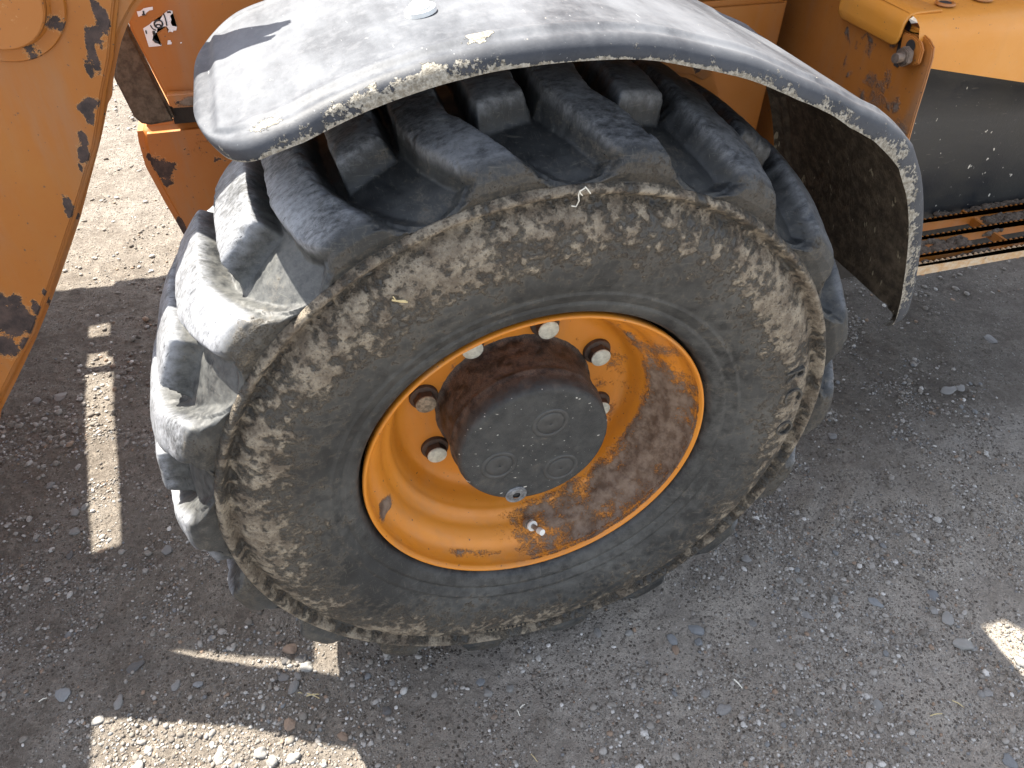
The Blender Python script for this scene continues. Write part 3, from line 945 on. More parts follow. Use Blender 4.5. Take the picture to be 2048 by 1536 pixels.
# ------------------------------------------------------------------ fender
def build_fender():
    edge_tab = [(10, .615), (13, .619), (22, .630), (32, .645), (38, .655), (42.5, .659), (48.8, .652), (53, .641), (61.7, .631), (75.5, .6255), (87, .626), (100, .628), (111, .633), (116.4, .637), (119.7, .645), (127, .655)]
    A0, A1 = 13.0, 126.2
    dr = math.radians(1) * .65
    s = np.concatenate([np.linspace(0, .012, 8)[:-1], np.linspace(.012, .10, 40)[:-1], np.linspace(.10, (A1 - A0) * dr - .05, 300)[:-1], np.linspace((A1 - A0) * dr - .05, (A1 - A0) * dr, 26)])
    phi = A1 - s / dr
    NW = 110
    u = np.linspace(0, 1, NW); u = u + .06 * np.sin(2 * math.pi * u) * -1    # denser at the edges
    Y0, Y1 = -.006, .412
    an = np.clip(s / .075, 0, 1); y0 = Y0 + .20 * (1 - np.sqrt(np.clip(1 - (1 - an) ** 2, 0, 1)))
    af = np.clip(s / .10, 0, 1); y1 = Y1 - .13 * (1 - np.sqrt(np.clip(1 - (1 - af) ** 2, 0, 1)))
    e = s[-1] - s
    ae = np.clip(e / .03, 0, 1); y0 = y0 + .02 * (1 - np.sqrt(np.clip(1 - (1 - ae) ** 2, 0, 1)))
    y = y0[:, None] + (y1 - y0)[:, None] * u[None]
    P = np.repeat(phi[:, None], NW, 1)
    S = np.repeat(s[:, None], NW, 1)
    er = np.interp(phi, [a for a, b in edge_tab], [b for a, b in edge_tab])[:, None]
    # distance from the outline
    dn = y - y0[:, None]; df = y1[:, None] - y; dfr = S + 0 * y; dre = e[:, None] + 0 * y
    corner = np.minimum(dn, 9)
    prof = lambda d, w: 1 - np.sqrt(np.clip(1 - (1 - np.clip(d / w, 0, 1)) ** 2, 0, 1))
    dropv = .018 + .014 * sm(-P, -62, -40)
    r = er + dropv - dropv * prof(dn, .026) - .010 * prof(df, .02)
    r = r - .008 * prof(dfr, .018) - .003 * prof(dre, .01)
    # moulded bead running parallel to the edge
    dmin = np.minimum(dn, np.minimum(df, dfr * 1.0))
    r = r + .0026 * np.exp(-((dmin - .040) / .007) ** 2) - .0022 * np.exp(-((dmin - .026) / .008) ** 2)
    r = r + (fbm(P * .12, y * 6, 0., 3) - .5) * .004
    th = .0055
    rin = r - th - .004 * np.exp(-(dn / .006) ** 2) * 0
    edge_rag = (fbm(P * 2.2, 4., 1., 3) - .5) * .004
    X = r * np.cos(np.radians(P)); Z = r * np.sin(np.radians(P)) + WZ
    Xi = rin * np.cos(np.radians(P)); Zi = rin * np.sin(np.radians(P)) + WZ
    n = len(s)
    Vo = np.stack([X, y, Z], -1); Vi = np.stack([Xi, y + 0.0 * y, Zi], -1)
    # shell = outer rows then inner rows back, closed
    Vall = np.concatenate([Vo, Vi[:, ::-1]], 1)
    F = grid_faces(n, 2 * NW, wrap_b=True)
    cap1 = [(0 * 2 * NW + j, 0 * 2 * NW + j + 1, 0 * 2 * NW + 2 * NW - 2 - j, 0 * 2 * NW + 2 * NW - 1 - j) for j in range(NW - 1)]
    cap2 = [((n - 1) * 2 * NW + a, (n - 1) * 2 * NW + b, (n - 1) * 2 * NW + c_, (n - 1) * 2 * NW + d_) for (d_, c_, b, a) in [(j, j + 1, 2 * NW - 2 - j, 2 * NW - 1 - j) for j in range(NW - 1)]]
    F = np.concatenate([F, np.array(cap1), np.array(cap2)])
    me = np_mesh('fender', Vall.reshape(-1, 3), F)
    nz = fbm(X * 22, y * 22, Z * 22, 4)
    nb = fbm(X * 6, y * 6, Z * 6, 3)
    crust = np.clip(.62 - dn / .030, -1, 1) + (nb - .5) * 1.3 + (nz - .5) * .5 - .12 - .05 * sm(60 - P, 0, 15)
    crust = np.maximum(crust, .55 - np.minimum(dfr, 1) / .010 * .5 - (y > .15) * .5 + (nz - .5) * .9)
    crust = np.maximum(crust, -.35 + 1.3 * np.exp(-(((P - 118.5) / 2.2) ** 2 + ((y - .018) / .016) ** 2)))
    crust = np.maximum(crust, -.35 + 1.2 * np.exp(-(((P - 98) / 2.6) ** 2 + ((y - .03) / .022) ** 2)))
    bloom = np.clip(sm(dn, .004, .030) * .7 + .35 + (nb - .5) * .4, 0, 1)
    inner = np.ones_like(crust); icr = np.where(dn < .012, .8, -1)
    cat = lambda a, b: np.concatenate([a, b[:, ::-1]], 1)
    innerv = np.where(dn < .004, 0., 1.)
    attrs(me, {'crust': cat(crust, icr), 'bloom': cat(bloom, bloom * 0), 'inner': cat(crust * 0, innerv)})
    o = link('fender', me, M['fender'], loader)
    shade(o, 50)
    o['label'] = 'black plastic mudguard bleached grey and splashed with dry mud'
    return o


fender = build_fender()
# white bolt caps on top of the fender
def fender_bolt(px, py, y, r0=.650):
    p = at_y(px, py, y)
    p = Vector(p)
    dirv = Vector((p.x, 0, p.z - WZ)).normalized()
    b = Vector((dirv.x * r0, y, dirv.z * r0 + WZ))
    bm = tube_bm([b - dirv * .004, b + dirv * .001, b + dirv * .001001, b + dirv * .006, b + dirv * .009], [.019, .018, .012, .0115, .006], 22)
    o = bm_obj('fender_bolt', bm, M['white_cap'], fender, ang=40)


fender_bolt(832, -16, .145)
fender_bolt(1582, 88, .30, .655)

# ------------------------------------------------------------------ plates with rust blobs
def plate(name, outline, y0, thick, mat, parent, res=.006, rust=(), mud=(), bevel=.003, extra=None):
    """vertical plate facing the camera: outline in (x, z) at y0, dense front face so that wear can be placed on it"""
    pts = [(p[0], p[1]) for p in outline]
    bm = prism_bm([(x, y0, z) for x, z in pts], (0, thick, 0))
    bmesh.ops.recalc_face_normals(bm, faces=bm.faces)
    if bevel:
        es = [e for e in bm.edges if e.is_manifold and e.calc_face_angle(0) > math.radians(50)]
        bmesh.ops.bevel(bm, geom=es, offset=bevel, segments=3, affect='EDGES', clamp_overlap=True)
    bmesh.ops.triangulate(bm, faces=bm.faces)
    xs = [p[0] for p in pts]; zs = [p[1] for p in pts]
    # cut along a lattice
    def cut(lo, hi, axis):
        nrm = Vector((1, 0, 0)) if axis == 0 else Vector((0, 0, 1))
        k = np.arange(lo + res, hi, res)
        for c_ in k:
            co = Vector((c_, 0, 0)) if axis == 0 else Vector((0, 0, c_))
            g = bm.verts[:] + bm.edges[:] + bm.faces[:]
            bmesh.ops.bisect_plane(bm, geom=g, plane_co=co, plane_no=nrm)
    cut(min(xs), max(xs), 0); cut(min(zs), max(zs), 1)
    me = bpy.data.meshes.new(name)
    bm.to_mesh(me); bm.free()
    o = link(name, me, mat, parent)
    shade(o, 40)
    co = np.zeros(len(me.vertices) * 3, np.float32); me.vertices.foreach_get('co', co); co = co.reshape(-1, 3)
    def blobs(lst):
        a = np.full(len(co), -.55)
        for (bx, bz, rx, rz, *s_) in lst:
            st = s_[0] if s_ else 1.0
            a = np.maximum(a, -.55 + (1.65 * st) * np.exp(-(((co[:, 0] - bx) / rx) ** 2 + ((co[:, 2] - bz) / rz) ** 2)))
        return a
    attrs(me, {'rust': blobs(rust), 'mud': blobs(mud)})
    return o


def pxy(lst, y):
    return [tuple(at_y(a, b, y)[[0, 2]]) for a, b in lst]


# lift arm: flange (wider, rounded edge) and the side plate welded on it
AY = .375
flange_px = [(292, -60), (289, 0), (273, 20), (254, 55), (242, 86), (233, 125), (227, 156), (224, 176), (223, 197), (215, 213), (211, 234), (201, 283), (160, 440), (119, 560), (100, 611), (70, 685), (31, 767), (0, 829)]
face_px = [(236, -60), (228, 0), (223, 49), (217, 117), (203, 186), (197, 234), (187, 293), (146, 430), (98, 572), (62, 669), (27, 736), (0, 790)]
fl = pxy(flange_px, AY + .012); fc = pxy(face_px, AY)
fl_front = [(float(np.interp(z, [.2, .584, .738, .92, 1.05, 1.30], [-1.38, -1.096, -.944, -.84, -.736, -.64])), z) for x, z in fl]
fc_front = [(float(np.interp(z, [.2, .584, .738, .92, 1.05, 1.30], [-1.38, -1.096, -.944, -.84, -.736, -.64])) + .03, z) for x, z in fc]
fl = [(fl[0][0] + .055, 1.43)] + fl
fc = [(fc[0][0] + .055, 1.42)] + fc
low = (fl[-1][0] - .10, fl[-1][1] - .16)
arm = empty('lift_arm', (0, 0, 0), loader)
arm['label'] = 'orange lift arm with rusty paint chips along its edge'


def blob_px(lst, y):
    out = []
    for (px, py, rx, ry) in lst:
        rx *= 1.25; ry *= 1.25
        p = at_y(px, py, y); q = at_y(px + rx, py, y); w = at_y(px, py + ry, y)
        out.append((p[0], p[2], abs(q[0] - p[0]) + 1e-4, abs(w[2] - p[2]) + 1e-4))
    return out


rb = [(196, 30, 7, 60), (186, 100, 7, 50), (205, 35, 5, 40), (176, 225, 12, 28), (168, 290, 6, 36), (195, 25, 9, 40), (190, 70, 9, 30), (213, 40, 8, 22), (183, 110, 8, 34), (180, 140, 9, 20), (194, 128, 9, 12), (205, 45, 7, 30),
      (182, 205, 18, 16), (167, 215, 14, 14), (180, 240, 8, 14), (170, 280, 8, 20), (165, 310, 12, 20), (160, 335, 6, 12),
      (135, 405, 12, 18), (150, 437, 7, 10), (138, 425, 8, 12), (88, 585, 7, 14), (75, 620, 9, 24), (50, 640, 30, 40), (20, 640, 40, 45), (10, 690, 30, 30), (30, 600, 16, 16),
      (55, 690, 20, 18), (80, 20, 14, 14), (62, 66, 10, 10), (45, 62, 16, 8), (60, 40, 10, 24), (75, 8, 20, 12), (0, 600, 20, 18), (15, 605, 20, 8)]
o = plate('flange', fl + [(low[0] + .02, low[1])] + [(low[0] - .24, low[1])] + fl_front[::-1], AY + .012, .030, M['paint'], arm, res=.012, rust=blob_px([(213, 40, 10, 26), (198, 130, 8, 12), (200, 225, 10, 18), (150, 437, 9, 10), (90, 600, 8, 20)], AY + .012), bevel=.009)
o['label'] = 'rounded edge flange'
plate('side_plate', fc + [(low[0], low[1] + .01)] + [(low[0] - .2, low[1] + .01)] + fc_front[::-1], AY, .0125, M['paint'], arm, res=.006, rust=blob_px(rb, AY), mud=blob_px([(30, 70, 60, 30)], AY), bevel=.0025)
# weld bead along the seam
wb = tube_bm([(x + .0015, AY + .0095, z) for x, z in fc], [.0042] * len(fc), 8)
bm_obj('weld_bead', wb, M['paint'], arm)
# pivot boss
pc = at_y(-14, -10, AY)
bm = lathe_bm([(.078, AY + .002), (.078, AY - .004), (.076, AY - .007), (.062, AY - .007), (.060, AY - .012), (.058, AY - .014)], 72, (pc[0], pc[2]))
ob = bm_obj('pivot_ring', bm, M['paint'], arm, ang=40)
na = len(ob.data.vertices)
cov = np.zeros(na * 3, np.float32); ob.data.vertices.foreach_get('co', cov); cov = cov.reshape(-1, 3)
ang_ = np.degrees(np.arctan2(cov[:, 2] - pc[2], cov[:, 0] - pc[0]))
rr_ = np.hypot(cov[:, 0] - pc[0], cov[:, 2] - pc[2])
attrs(ob.data, {'rust': np.where((ang_ < 25) & (ang_ > -110), .15 + .4 * np.sin(ang_ * .15), -.5), 'mud': rr_ * 0 - .5})
bm = lathe_bm([(.058, AY - .006), (.057, AY - .024), (.055, AY - .026), (0, AY - .026)], 64, (pc[0], pc[2]))
bm_obj('pivot_pin', bm, M['paint_dusty'], arm, ang=40)

# far arm and bucket, with unseen plates added and shaped to cast shade
bm_obj('far_lift_arm', prism_bm([(x, 1.55, z) for x, z in [q for q in fl if q[1] > .62] + [q for q in fl_front if q[1] > .62][::-1]], (0, .06, 0)), M['paint'], loader, bevel=.004)
cross = prism_bm([(-1.222, .90, 1.0), (-1.300, 1.72, 1.0), (-.84, 1.72, 1.0), (-.84, .585, 1.0), (-.924, .632, 1.0), (-1.106, .700, 1.0), (-1.19, .72, 1.0)], (0, 0, .03))  # outline follows the shade and light slits wanted on the ground
bm_obj('boom_cross_plate', cross, M['paint'], loader, bevel=.006)
bk = empty('bucket', (0, 0, 0), loader)
bm_obj('bucket_top_plate', prism_bm([(-2.1, .02, 1.0), (-1.262, .02, 1.0), (-1.262, .60, 1.0), (-1.302, 1.0, 1.0), (-1.372, 1.67, 1.0), (-1.40, 2.1, 1.0), (-2.1, 2.1, 1.0)], (0, 0, .03)), M['paint'], bk, bevel=.004)
bm_obj('bucket_end_plate', box_bm((-1.372, .62, 1.035), (-1.19, 1.02, 1.05)), M['paint'], bk, bevel=.004)
for ya, yb in ((1.665, 1.70), (1.775, 1.85), (1.905, 2.11)):
    bm_obj('coupler_bar', box_bm((-1.41, ya, 1.035), (-1.25, yb, 1.05)), M['paint'], bk, bevel=.003)  # added bars that break the sun gap into small spots
bm_obj('coupler_plate', box_bm((-1.318, 1.725, 1.0), (-.80, 2.11, 1.03)), M['paint'], bk, bevel=.004)
bm_obj('bucket_back_plate', box_bm((-1.45, .02, .12), (-1.42, 2.02, .985)), M['paint'], bk, bevel=.004)  # added to block sky light over the ground at left
bm_obj('bucket_floor', box_bm((-2.1, .02, .12), (-1.6, 2.02, .16)), M['steel'], bk, bevel=.004)
bm_obj('bucket_side_plate', box_bm((-2.1, .0, .12), (-1.5, .02, .98)), M['paint'], bk, bevel=.003)
bm_obj('bucket_side_plate', box_bm((-2.1, 2.02, .12), (-1.5, 2.04, .98)), M['paint'], bk, bevel=.003)

# ------------------------------------------------------------------ front frame with the torn sticker
FY = .56
fr_ = empty('front_frame', (0, 0, 0), loader)
fr_['label'] = 'orange front frame behind the mudguard'
p1 = pxy([(228, -40), (262, 62), (342, 215), (700, 190)], FY)
o1 = [(p1[0][0] - .03, p1[0][1] + .12)] + p1 + [(.42, p1[3][1]), (.42, 1.32)]
plate('frame_plate', o1, FY, .03, M['paint'], fr_, res=.02, rust=blob_px([(266, 54, 6, 5)], FY), bevel=.004)
fb = pxy([(330, 188), (342, 217), (700, 190), (700, 165)], FY - .012)
plate('bottom_flange', fb, FY - .014, .014, M['paint_dusty'], fr_, res=.015, rust=blob_px([(360, 205, 8, 5)], FY - .012), mud=blob_px([(400, 200, 60, 12)], FY - .012), bevel=.003)
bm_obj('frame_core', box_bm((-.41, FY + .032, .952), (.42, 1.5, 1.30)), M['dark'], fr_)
bm_obj('frame_underside', box_bm((-.472, FY + .053, .893), (.42, 1.5, .951)), M['dark'], fr_)  # dark box in place of the shaded gap above the lower frame

FP2 = .615
p2 = pxy([(271, 252), (276, 290), (290, 340), (325, 405), (372, 486), (420, 545), (520, 560)], FP2)
o2 = p2 + [(.30, p2[-1][1]), (.30, p2[0][1])]
plate('lower_frame', o2, FP2, .30, M['paint_dusty'], fr_, res=.012, bevel=.016,
      rust=blob_px([(318, 333, 22, 22), (330, 345, 16, 16), (350, 332, 10, 10), (335, 365, 14, 12), (430, 314, 7, 7), (453, 320, 8, 9), (360, 455, 12, 16), (366, 470, 10, 10), (300, 320, 12, 12), (368, 302, 4, 3)], FP2),
      mud=[(b[0], b[1], b[2], b[3], .55) for b in blob_px([(310, 275, 8, 6), (420, 300, 90, 60)], FP2)])
sl = pxy([(250, 40), (352, 243), (302, 252), (283, 249), (268, 236), (228, 158), (226, 60)], FY + .034)
plate('rubber_flap', sl, FY + .034, .016, M['slab'], fr_, res=.03, bevel=.005)

# sticker (torn)
Z5 = lambda l: [(a / 5.12, b / 5.12) for a, b in l]
st1 = Z5([(1465, 290), (1500, 268), (1530, 250), (1560, 222), (1600, 208), (1640, 200), (1655, 172), (1668, 150), (1700, 122), (1725, 104), (1765, 110), (1770, 135), (1742, 160), (1755, 200), (1748, 232), (1762, 262), (1812, 272), (1805, 312), (1775, 312), (1770, 330), (1740, 322), (1722, 332), (1728, 300), (1705, 268), (1670, 272), (1640, 290), (1612, 292), (1604, 335), (1570, 350), (1590, 380), (1584, 402), (1560, 410), (1600, 425), (1652, 448), (1655, 468), (1525, 481), (1500, 400)])
st2 = Z5([(1400, 116), (1440, 110), (1470, 85), (1520, 74), (1564, 68), (1566, 100), (1530, 106), (1498, 132), (1488, 158), (1445, 160), (1418, 173)])
st3 = Z5([(1718, 412), (1745, 410), (1750, 428), (1760, 432), (1757, 452), (1714, 456)])
st4 = Z5([(1845, 432), (1862, 430), (1862, 440), (1848, 446)])
sk = empty('sticker', (0, 0, 0), fr_)
sk['label'] = 'torn white safety sticker'
for s_ in (st1, st2, st3, st4):
    bm = bmesh.new()
    ps = pxy(s_, FY - .0006)
    vsx = [bm.verts.new((x, FY - .0010, z)) for x, z in ps]
    bm.faces.new(vsx)
    bmesh.ops.triangulate(bm, faces=bm.faces)
    ob = bm_obj('sticker_scrap', bm, M['sticker'], sk)


def ink(lst, w=.0011, close=False):
    ps = pxy(Z5(lst), FY - .0016)
    pts = [(x, FY - .0014, z) for x, z in ps]
    if close:
        pts.append(pts[0])
    bm_obj('sticker_print', tube_bm(pts, w, 6), M['ink'], sk)


def oval(cx, cy, rx, ry, n=22, a0=0, a1=360):
    return [(cx + rx * math.cos(math.radians(a)), cy + ry * math.sin(math.radians(a))) for a in np.linspace(a0, a1, n)]


ink(oval(1622, 246, 42, 38), .0013)
ink([(1675, 140), (1690, 180), (1702, 225), (1708, 262)], .0010)
ink([(1540, 258), (1552, 282), (1572, 300), (1600, 310)], .0009)
ink([(1710, 126), (1735, 122), (1750, 128)], .0014)
ink([(1468, 112), (1472, 150)], .0013)
ink([(1455, 152), (1490, 150)], .0012)
ink([(1492, 312), (1500, 345)], .0011)
ink([(1572, 318), (1578, 345), (1590, 355)], .0022)
ink([(1568, 402), (1590, 425), (1620, 436)], .0020)
bm = bmesh.new()
ps = pxy(Z5(oval(1622, 262, 32, 18, 18)[:-1]), FY - .0014)
bm.faces.new([bm.verts.new((x, FY - .0014, z)) for x, z in ps])
bm_obj('sticker_print', bm, M['ink'], sk)
bm = bmesh.new()
ps = pxy(Z5(oval(1622, 268, 16, 8, 14)[:-1]), FY - .0022)
bm.faces.new([bm.verts.new((x, FY - .0022, z)) for x, z in ps])
bm_obj('sticker_scrap', bm, M['sticker'], sk)

# ------------------------------------------------------------------ body behind the wheel: bulkhead, hood, black panel, step
body = empty('rear_body', (0, 0, 0), loader)
body['label'] = 'orange bodywork behind the wheel'
BX = .745


def xplate(name, outline, x0, thick, mat, parent, res, rust=(), mud=(), bevel=.002):
    """plate facing forward (-X): outline in (y, z)"""
    bm = prism_bm([(x0, y, z) for y, z in outline], (thick, 0, 0))
    bmesh.ops.recalc_face_normals(bm, faces=bm.faces)
    es = [e for e in bm.edges if e.is_manifold and e.calc_face_angle(0) > math.radians(50)]
    bmesh.ops.bevel(bm, geom=es, offset=bevel, segments=2, affect='EDGES', clamp_overlap=True)
    bmesh.ops.triangulate(bm, faces=bm.faces)
    ys = [p[0] for p in outline]; zs = [p[1] for p in outline]
    for c_ in np.arange(min(ys) + res, max(ys), res):
        bmesh.ops.bisect_plane(bm, geom=bm.verts[:] + bm.edges[:] + bm.faces[:], plane_co=(0, c_, 0), plane_no=(0, 1, 0))
    for c_ in np.arange(min(zs) + res, max(zs), res):
        bmesh.ops.bisect_plane(bm, geom=bm.verts[:] + bm.edges[:] + bm.faces[:], plane_co=(0, 0, c_), plane_no=(0, 0, 1))
    me = bpy.data.meshes.new(name); bm.to_mesh(me); bm.free()
    o = link(name, me, mat, parent); shade(o, 40)
    co = np.zeros(len(me.vertices) * 3, np.float32); me.vertices.foreach_get('co', co); co = co.reshape(-1, 3)
    def blobs(lst):
        a = np.full(len(co), -.55)
        for (by, bz, ry, rz, s_) in lst:
            a = np.maximum(a, -.55 + 1.75 * s_ * np.exp(-(((co[:, 1] - by) / ry) ** 2 + ((co[:, 2] - bz) / rz) ** 2)))
        return a
    attrs(me, {'rust': blobs(rust), 'mud': blobs(mud)})
    return o


def px_yz(lst, x):
    return [tuple(at_x(a, b, x)[[1, 2]]) for a, b in lst]


edge_px = [(1822, 64), (1845, 68), (1858, 80), (1866, 95), (1863, 118), (1848, 170), (1828, 235), (1810, 300), (1790, 400), (1770, 520)]
ez = px_yz(edge_px, BX)
bulk = ez + [(1.45, ez[-1][1]), (1.45, 1.30), (.56, 1.30), (.52, ez[0][1] + .01)]
mudspots = []
rgm = random.Random(4)
for i in range(95):
    px_ = rgm.uniform(1690, 1800); py_ = rgm.uniform(60, 300)
    q = at_x(px_, py_, BX)
    k = rgm.uniform(.3, 1.3)
    mudspots.append((q[1], q[2], .010 * k, .014 * k, rgm.uniform(.55, .95)))
q = at_x(1760, 190, BX); mudspots.append((q[1], q[2], .08, .10, .58))
q = at_x(1800, 260, BX); mudspots.append((q[1], q[2], .06, .08, .62))
xplate('bulkhead', bulk, BX, .006, M['paint_dusty'], body, .018, mud=mudspots)
# slotted tab with stud and nut
tab = px_yz([(1806, 64), (1828, 72), (1842, 84), (1846, 100), (1838, 128), (1826, 132), (1808, 131), (1797, 126)], BX - .010)
xplate('bolt_tab', tab, BX - .012, .007, M['paint_dusty'], body, .02, mud=[(tab[0][0], tab[0][1] - .03, .03, .03, .6)])
s0 = at_x(1806, 70, BX - .003); s1 = at_x(1792, 133, BX - .003)
sb = prism_bm([(BX - .004, s0[1] + .006, s0[2]), (BX - .004, s0[1] - .004, s0[2]), (BX - .004, s1[1] - .004, s1[2]), (BX - .004, s1[1] + .006, s1[2])], (.003, 0, 0))
bm_obj('slot', sb, M['dark'], body)
q = at_x(1817, 112, BX - .014)
bq = Vector((BX - .014, q[1], q[2]))
ob = bm_obj('tab_stud', tube_bm([bq + Vector((.002, 0, 0)), bq + Vector((-.030, -.004, 0))], [.0085, .0080], 18), M['stud'], body)
nutp = [(bq.x - .002, bq.y + .0165 * math.cos(t), bq.z + .0165 * math.sin(t)) for t in [math.pi / 3 * k + .3 for k in range(6)]]
bm_obj('tab_nut', prism_bm(nutp, (-.012, 0, 0)), M['stud'], body, bevel=.0015)
q2 = at_x(1820, 93, BX - .0135)
bm_obj('tab_hole', lathe_bm([(0, 0), (.011, 0.0)], 20), M['dark'], body).matrix_world = Matrix.Translation((BX - .0128, q2[1], q2[2])) @ Matrix.Rotation(math.radians(90), 4, 'Z')

# hood box: top plate with a folded front lip, near side panel
HZ = 1.068; HY = .30
hood = bmesh.new()
def prof_y(x0, x1, bm):
    pts = [(.95, HZ + .006), (.60, HZ + .004), (HY + .045, HZ + .001), (HY + .022, HZ - .003), (HY + .008, HZ - .012), (HY + .001, HZ - .028), (HY, HZ - .045)]
    a = [bm.verts.new((x0, y, z)) for y, z in pts]; b = [bm.verts.new((x1, y, z)) for y, z in pts]
    for i in range(len(pts) - 1):
        bm.faces.new((a[i], b[i], b[i + 1], a[i + 1]))
    return a, b
x0 = BX + .005
cols = [x0 - .014] + list(np.linspace(x0 + .006, 1.7, 30))
grid = []
pts = [(.95, HZ + .006), (.60, HZ + .004), (HY + .045, HZ + .001), (HY + .022, HZ - .003), (HY + .008, HZ - .012), (HY + .001, HZ - .028), (HY, HZ - .045)]
for xx in cols:
    zlow = at_y(1848, 135, HY)[2] + (xx - at_y(1848, 135, HY)[0]) * (at_y(2048, 165, HY)[2] - at_y(1848, 135, HY)[2]) / (at_y(2048, 165, HY)[0] - at_y(1848, 135, HY)[0])
    grid.append([hood.verts.new((xx, y, z)) for y, z in pts] + [hood.verts.new((xx, HY, zlow)), hood.verts.new((xx, HY + .012, zlow - .001))])
for i in range(len(grid) - 1):
    for j in range(len(grid[0]) - 1):
        hood.faces.new((grid[i][j], grid[i + 1][j], grid[i + 1][j + 1], grid[i][j + 1]))
oh = bm_obj('side_hood', hood, M['paint_bright'], body, ang=60)
# folded lip in front
lip_y = [at_x(1800, 74, BX - .018)[1], at_x(1676, 20, BX - .018)[1]]
lp = bmesh.new()
prof = [(BX + .05, HZ + .004), (BX + .002, HZ + .003), (BX - .007, HZ + .001), (BX - .014, HZ - .004), (BX - .018, HZ - .011), (BX - .0192, HZ - .017), (BX - .0195, HZ - .022), (BX - .0196, HZ - .036), (BX - .0196, HZ - .050), (BX - .017, HZ - .0525)]
ysl = [lip_y[0], lip_y[0] + .004, lip_y[0] + .014, lip_y[1] - .015, lip_y[1] - .004, lip_y[1]]
rows = []
for k, yy in enumerate(ysl):
    inset = [.012, .004, 0, 0, .004, .012][k]
    rows.append([lp.verts.new((x, yy, z + (inset if i >= 8 else 0))) for i, (x, z) in enumerate(prof)])
for i in range(len(rows) - 1):
    for j in range(len(prof) - 1):
        lp.faces.new((rows[i][j], rows[i][j + 1], rows[i + 1][j + 1], rows[i + 1][j]))
ol = bm_obj('hood_lip', lp, M['paint_bright'], body, ang=60)
sm_ = ol.modifiers.new('solid', 'SOLIDIFY'); sm_.thickness = .004
for (hx_, hy_) in ((1890, 8), (1965, -2)):
    q = at_z(hx_, hy_, HZ + .004)
    bm_obj('hood_hole_rim', lathe_bm([(.017, 0), (.016, -.003), (.013, -.0035), (.011, -.001), (.0105, .003), (0, .003)], 28), M['paint_dusty'], body).matrix_world = Matrix.Translation((q[0], q[1], HZ + .0045)) @ Matrix.Rotation(math.radians(-90), 4, 'X')
    bm_obj('hood_hole', lathe_bm([(.0100, 0), (0, 0)], 24), M['dark'], body).matrix_world = Matrix.Translation((q[0], q[1], HZ + .0068)) @ Matrix.Rotation(math.radians(-90), 4, 'X')
bm_obj('notch', lathe_bm([(.0115, 0), (0, 0)], 24), M['ink'], body).matrix_world = Matrix.Translation(tuple(Vector(at_x(1812, 54, BX + .0008)))) @ Matrix.Rotation(math.radians(90), 4, 'Z')

bm_obj('hood_corner', box_bm((BX + .002, HY + .006, HZ - .085), (BX + .03, lip_y[0] + .02, HZ - .020)), M['paint_bright'], body, bevel=.004)
bm_obj('lower_tank', box_bm((BX + .01, .335, .53), (1.8, 1.6, .652)), M['dark'], body)  # added dark box, hides the bright ground behind the step bars
bm_obj('upper_tank', box_bm((.22, .565, 1.14), (.5, 1.6, 1.60)), M['paint'], body, bevel=.01)  # unseen box added to shade the ground at right
# black panel with a fold at its top
PY = .325
pb = bmesh.new()
rows = []
for xx in np.linspace(BX + .008, 1.8, 40):
    zt = at_y(1848, 135, PY)[2] - .004 - (xx - .79) * .13 + .03
    zb = .652
    prf = [(PY + .0, zt), (PY - .002, zt - .045), (PY + .006, zt - .050), (PY + .004, (zt + zb) / 2 + .05), (PY - .004, (zt + zb) / 2 - .04), (PY - .002, zb)]
    rows.append([pb.verts.new((xx, y + .004 * math.sin(xx * 9 + j), z)) for j, (y, z) in enumerate(prf)])
for i in range(len(rows) - 1):
    for j in range(5):
        pb.faces.new((rows[i][j], rows[i + 1][j], rows[i + 1][j + 1], rows[i][j + 1]))


def mat_panel():
    t = NT('black_side_panel')
    n1 = t.noise(10, 5, .65); n2 = t.noise(60, 5, .7, stretch=(1, 1, 1)); n3 = t.noise(300, 3, .6)
    c = t.mix(t.edge(n1, .3, .7), (.007, .009, .013), (.020, .019, .017))
    sc = t.edge(t.noise(34, 6, .75, stretch=(1, 1, 5), rot=(0, .8, 0)), .60, .72)
    c = t.mix(t.math('MULTIPLY', sc, .5), c, (.16, .14, .11))
    sp = t.edge(t.noise(110, 2, .5, stretch=(1, 1, .6)), .70, .73)
    c = t.mix(sp, c, (.50, .47, .40))
    t.bump(n2, .0008, .7); t.bump(n3, .0004, .6)
    return t.done(c, t.ramp(n1, [(.3, .42), (.7, .62)]), 0, .5)


bm_obj('side_panel', pb, mat_panel(), body, ang=60)

# step: serrated bars, cross bars and caked mud
step = empty('step', (0, 0, 0), loader)
step['label'] = 'serrated step caked with mud'


def serrated(y, z0, z1, x0, x1, mat, th=.004):
    bm = bmesh.new()
    pts = []
    n = int((x1 - x0) / .0125)
    pts.append((x0, z0)); 
    pts.append((x1, z0))
    tops = []
    for i in range(n + 1):
        x = x0 + (x1 - x0) * i / n
        tops += [(x, z1 - .001), (x + .003, z1 + .0045), (x + .0055, z1 + .004), (x + .0075, z1 - .001)]
    tops = [t_ for t_ in tops if t_[0] <= x1]
    poly = pts + tops[::-1]
    prism_bm([(x, y, z) for x, z in poly], (0, th, 0), bm)
    bmesh.ops.triangulate(bm, faces=[f for f in bm.faces if len(f.verts) > 4])
    return bm_obj('tread_bar', bm, mat, step, ang=30)


serrated(.150, .662, .684, BX - .02, 1.75, M['bleached'], .006)['label'] = 'front bar crusted with pale mud'
for y_ in (.178, .232, .286):
    serrated(y_, .658, .682, BX + .0, 1.75, M['paint'], .004)
for x_ in (.80, 1.02, 1.24, 1.46, 1.68):
    bm_obj('cross_bar', box_bm((x_, .156, .655), (x_ + .006, .318, .672)), M['paint'], step)


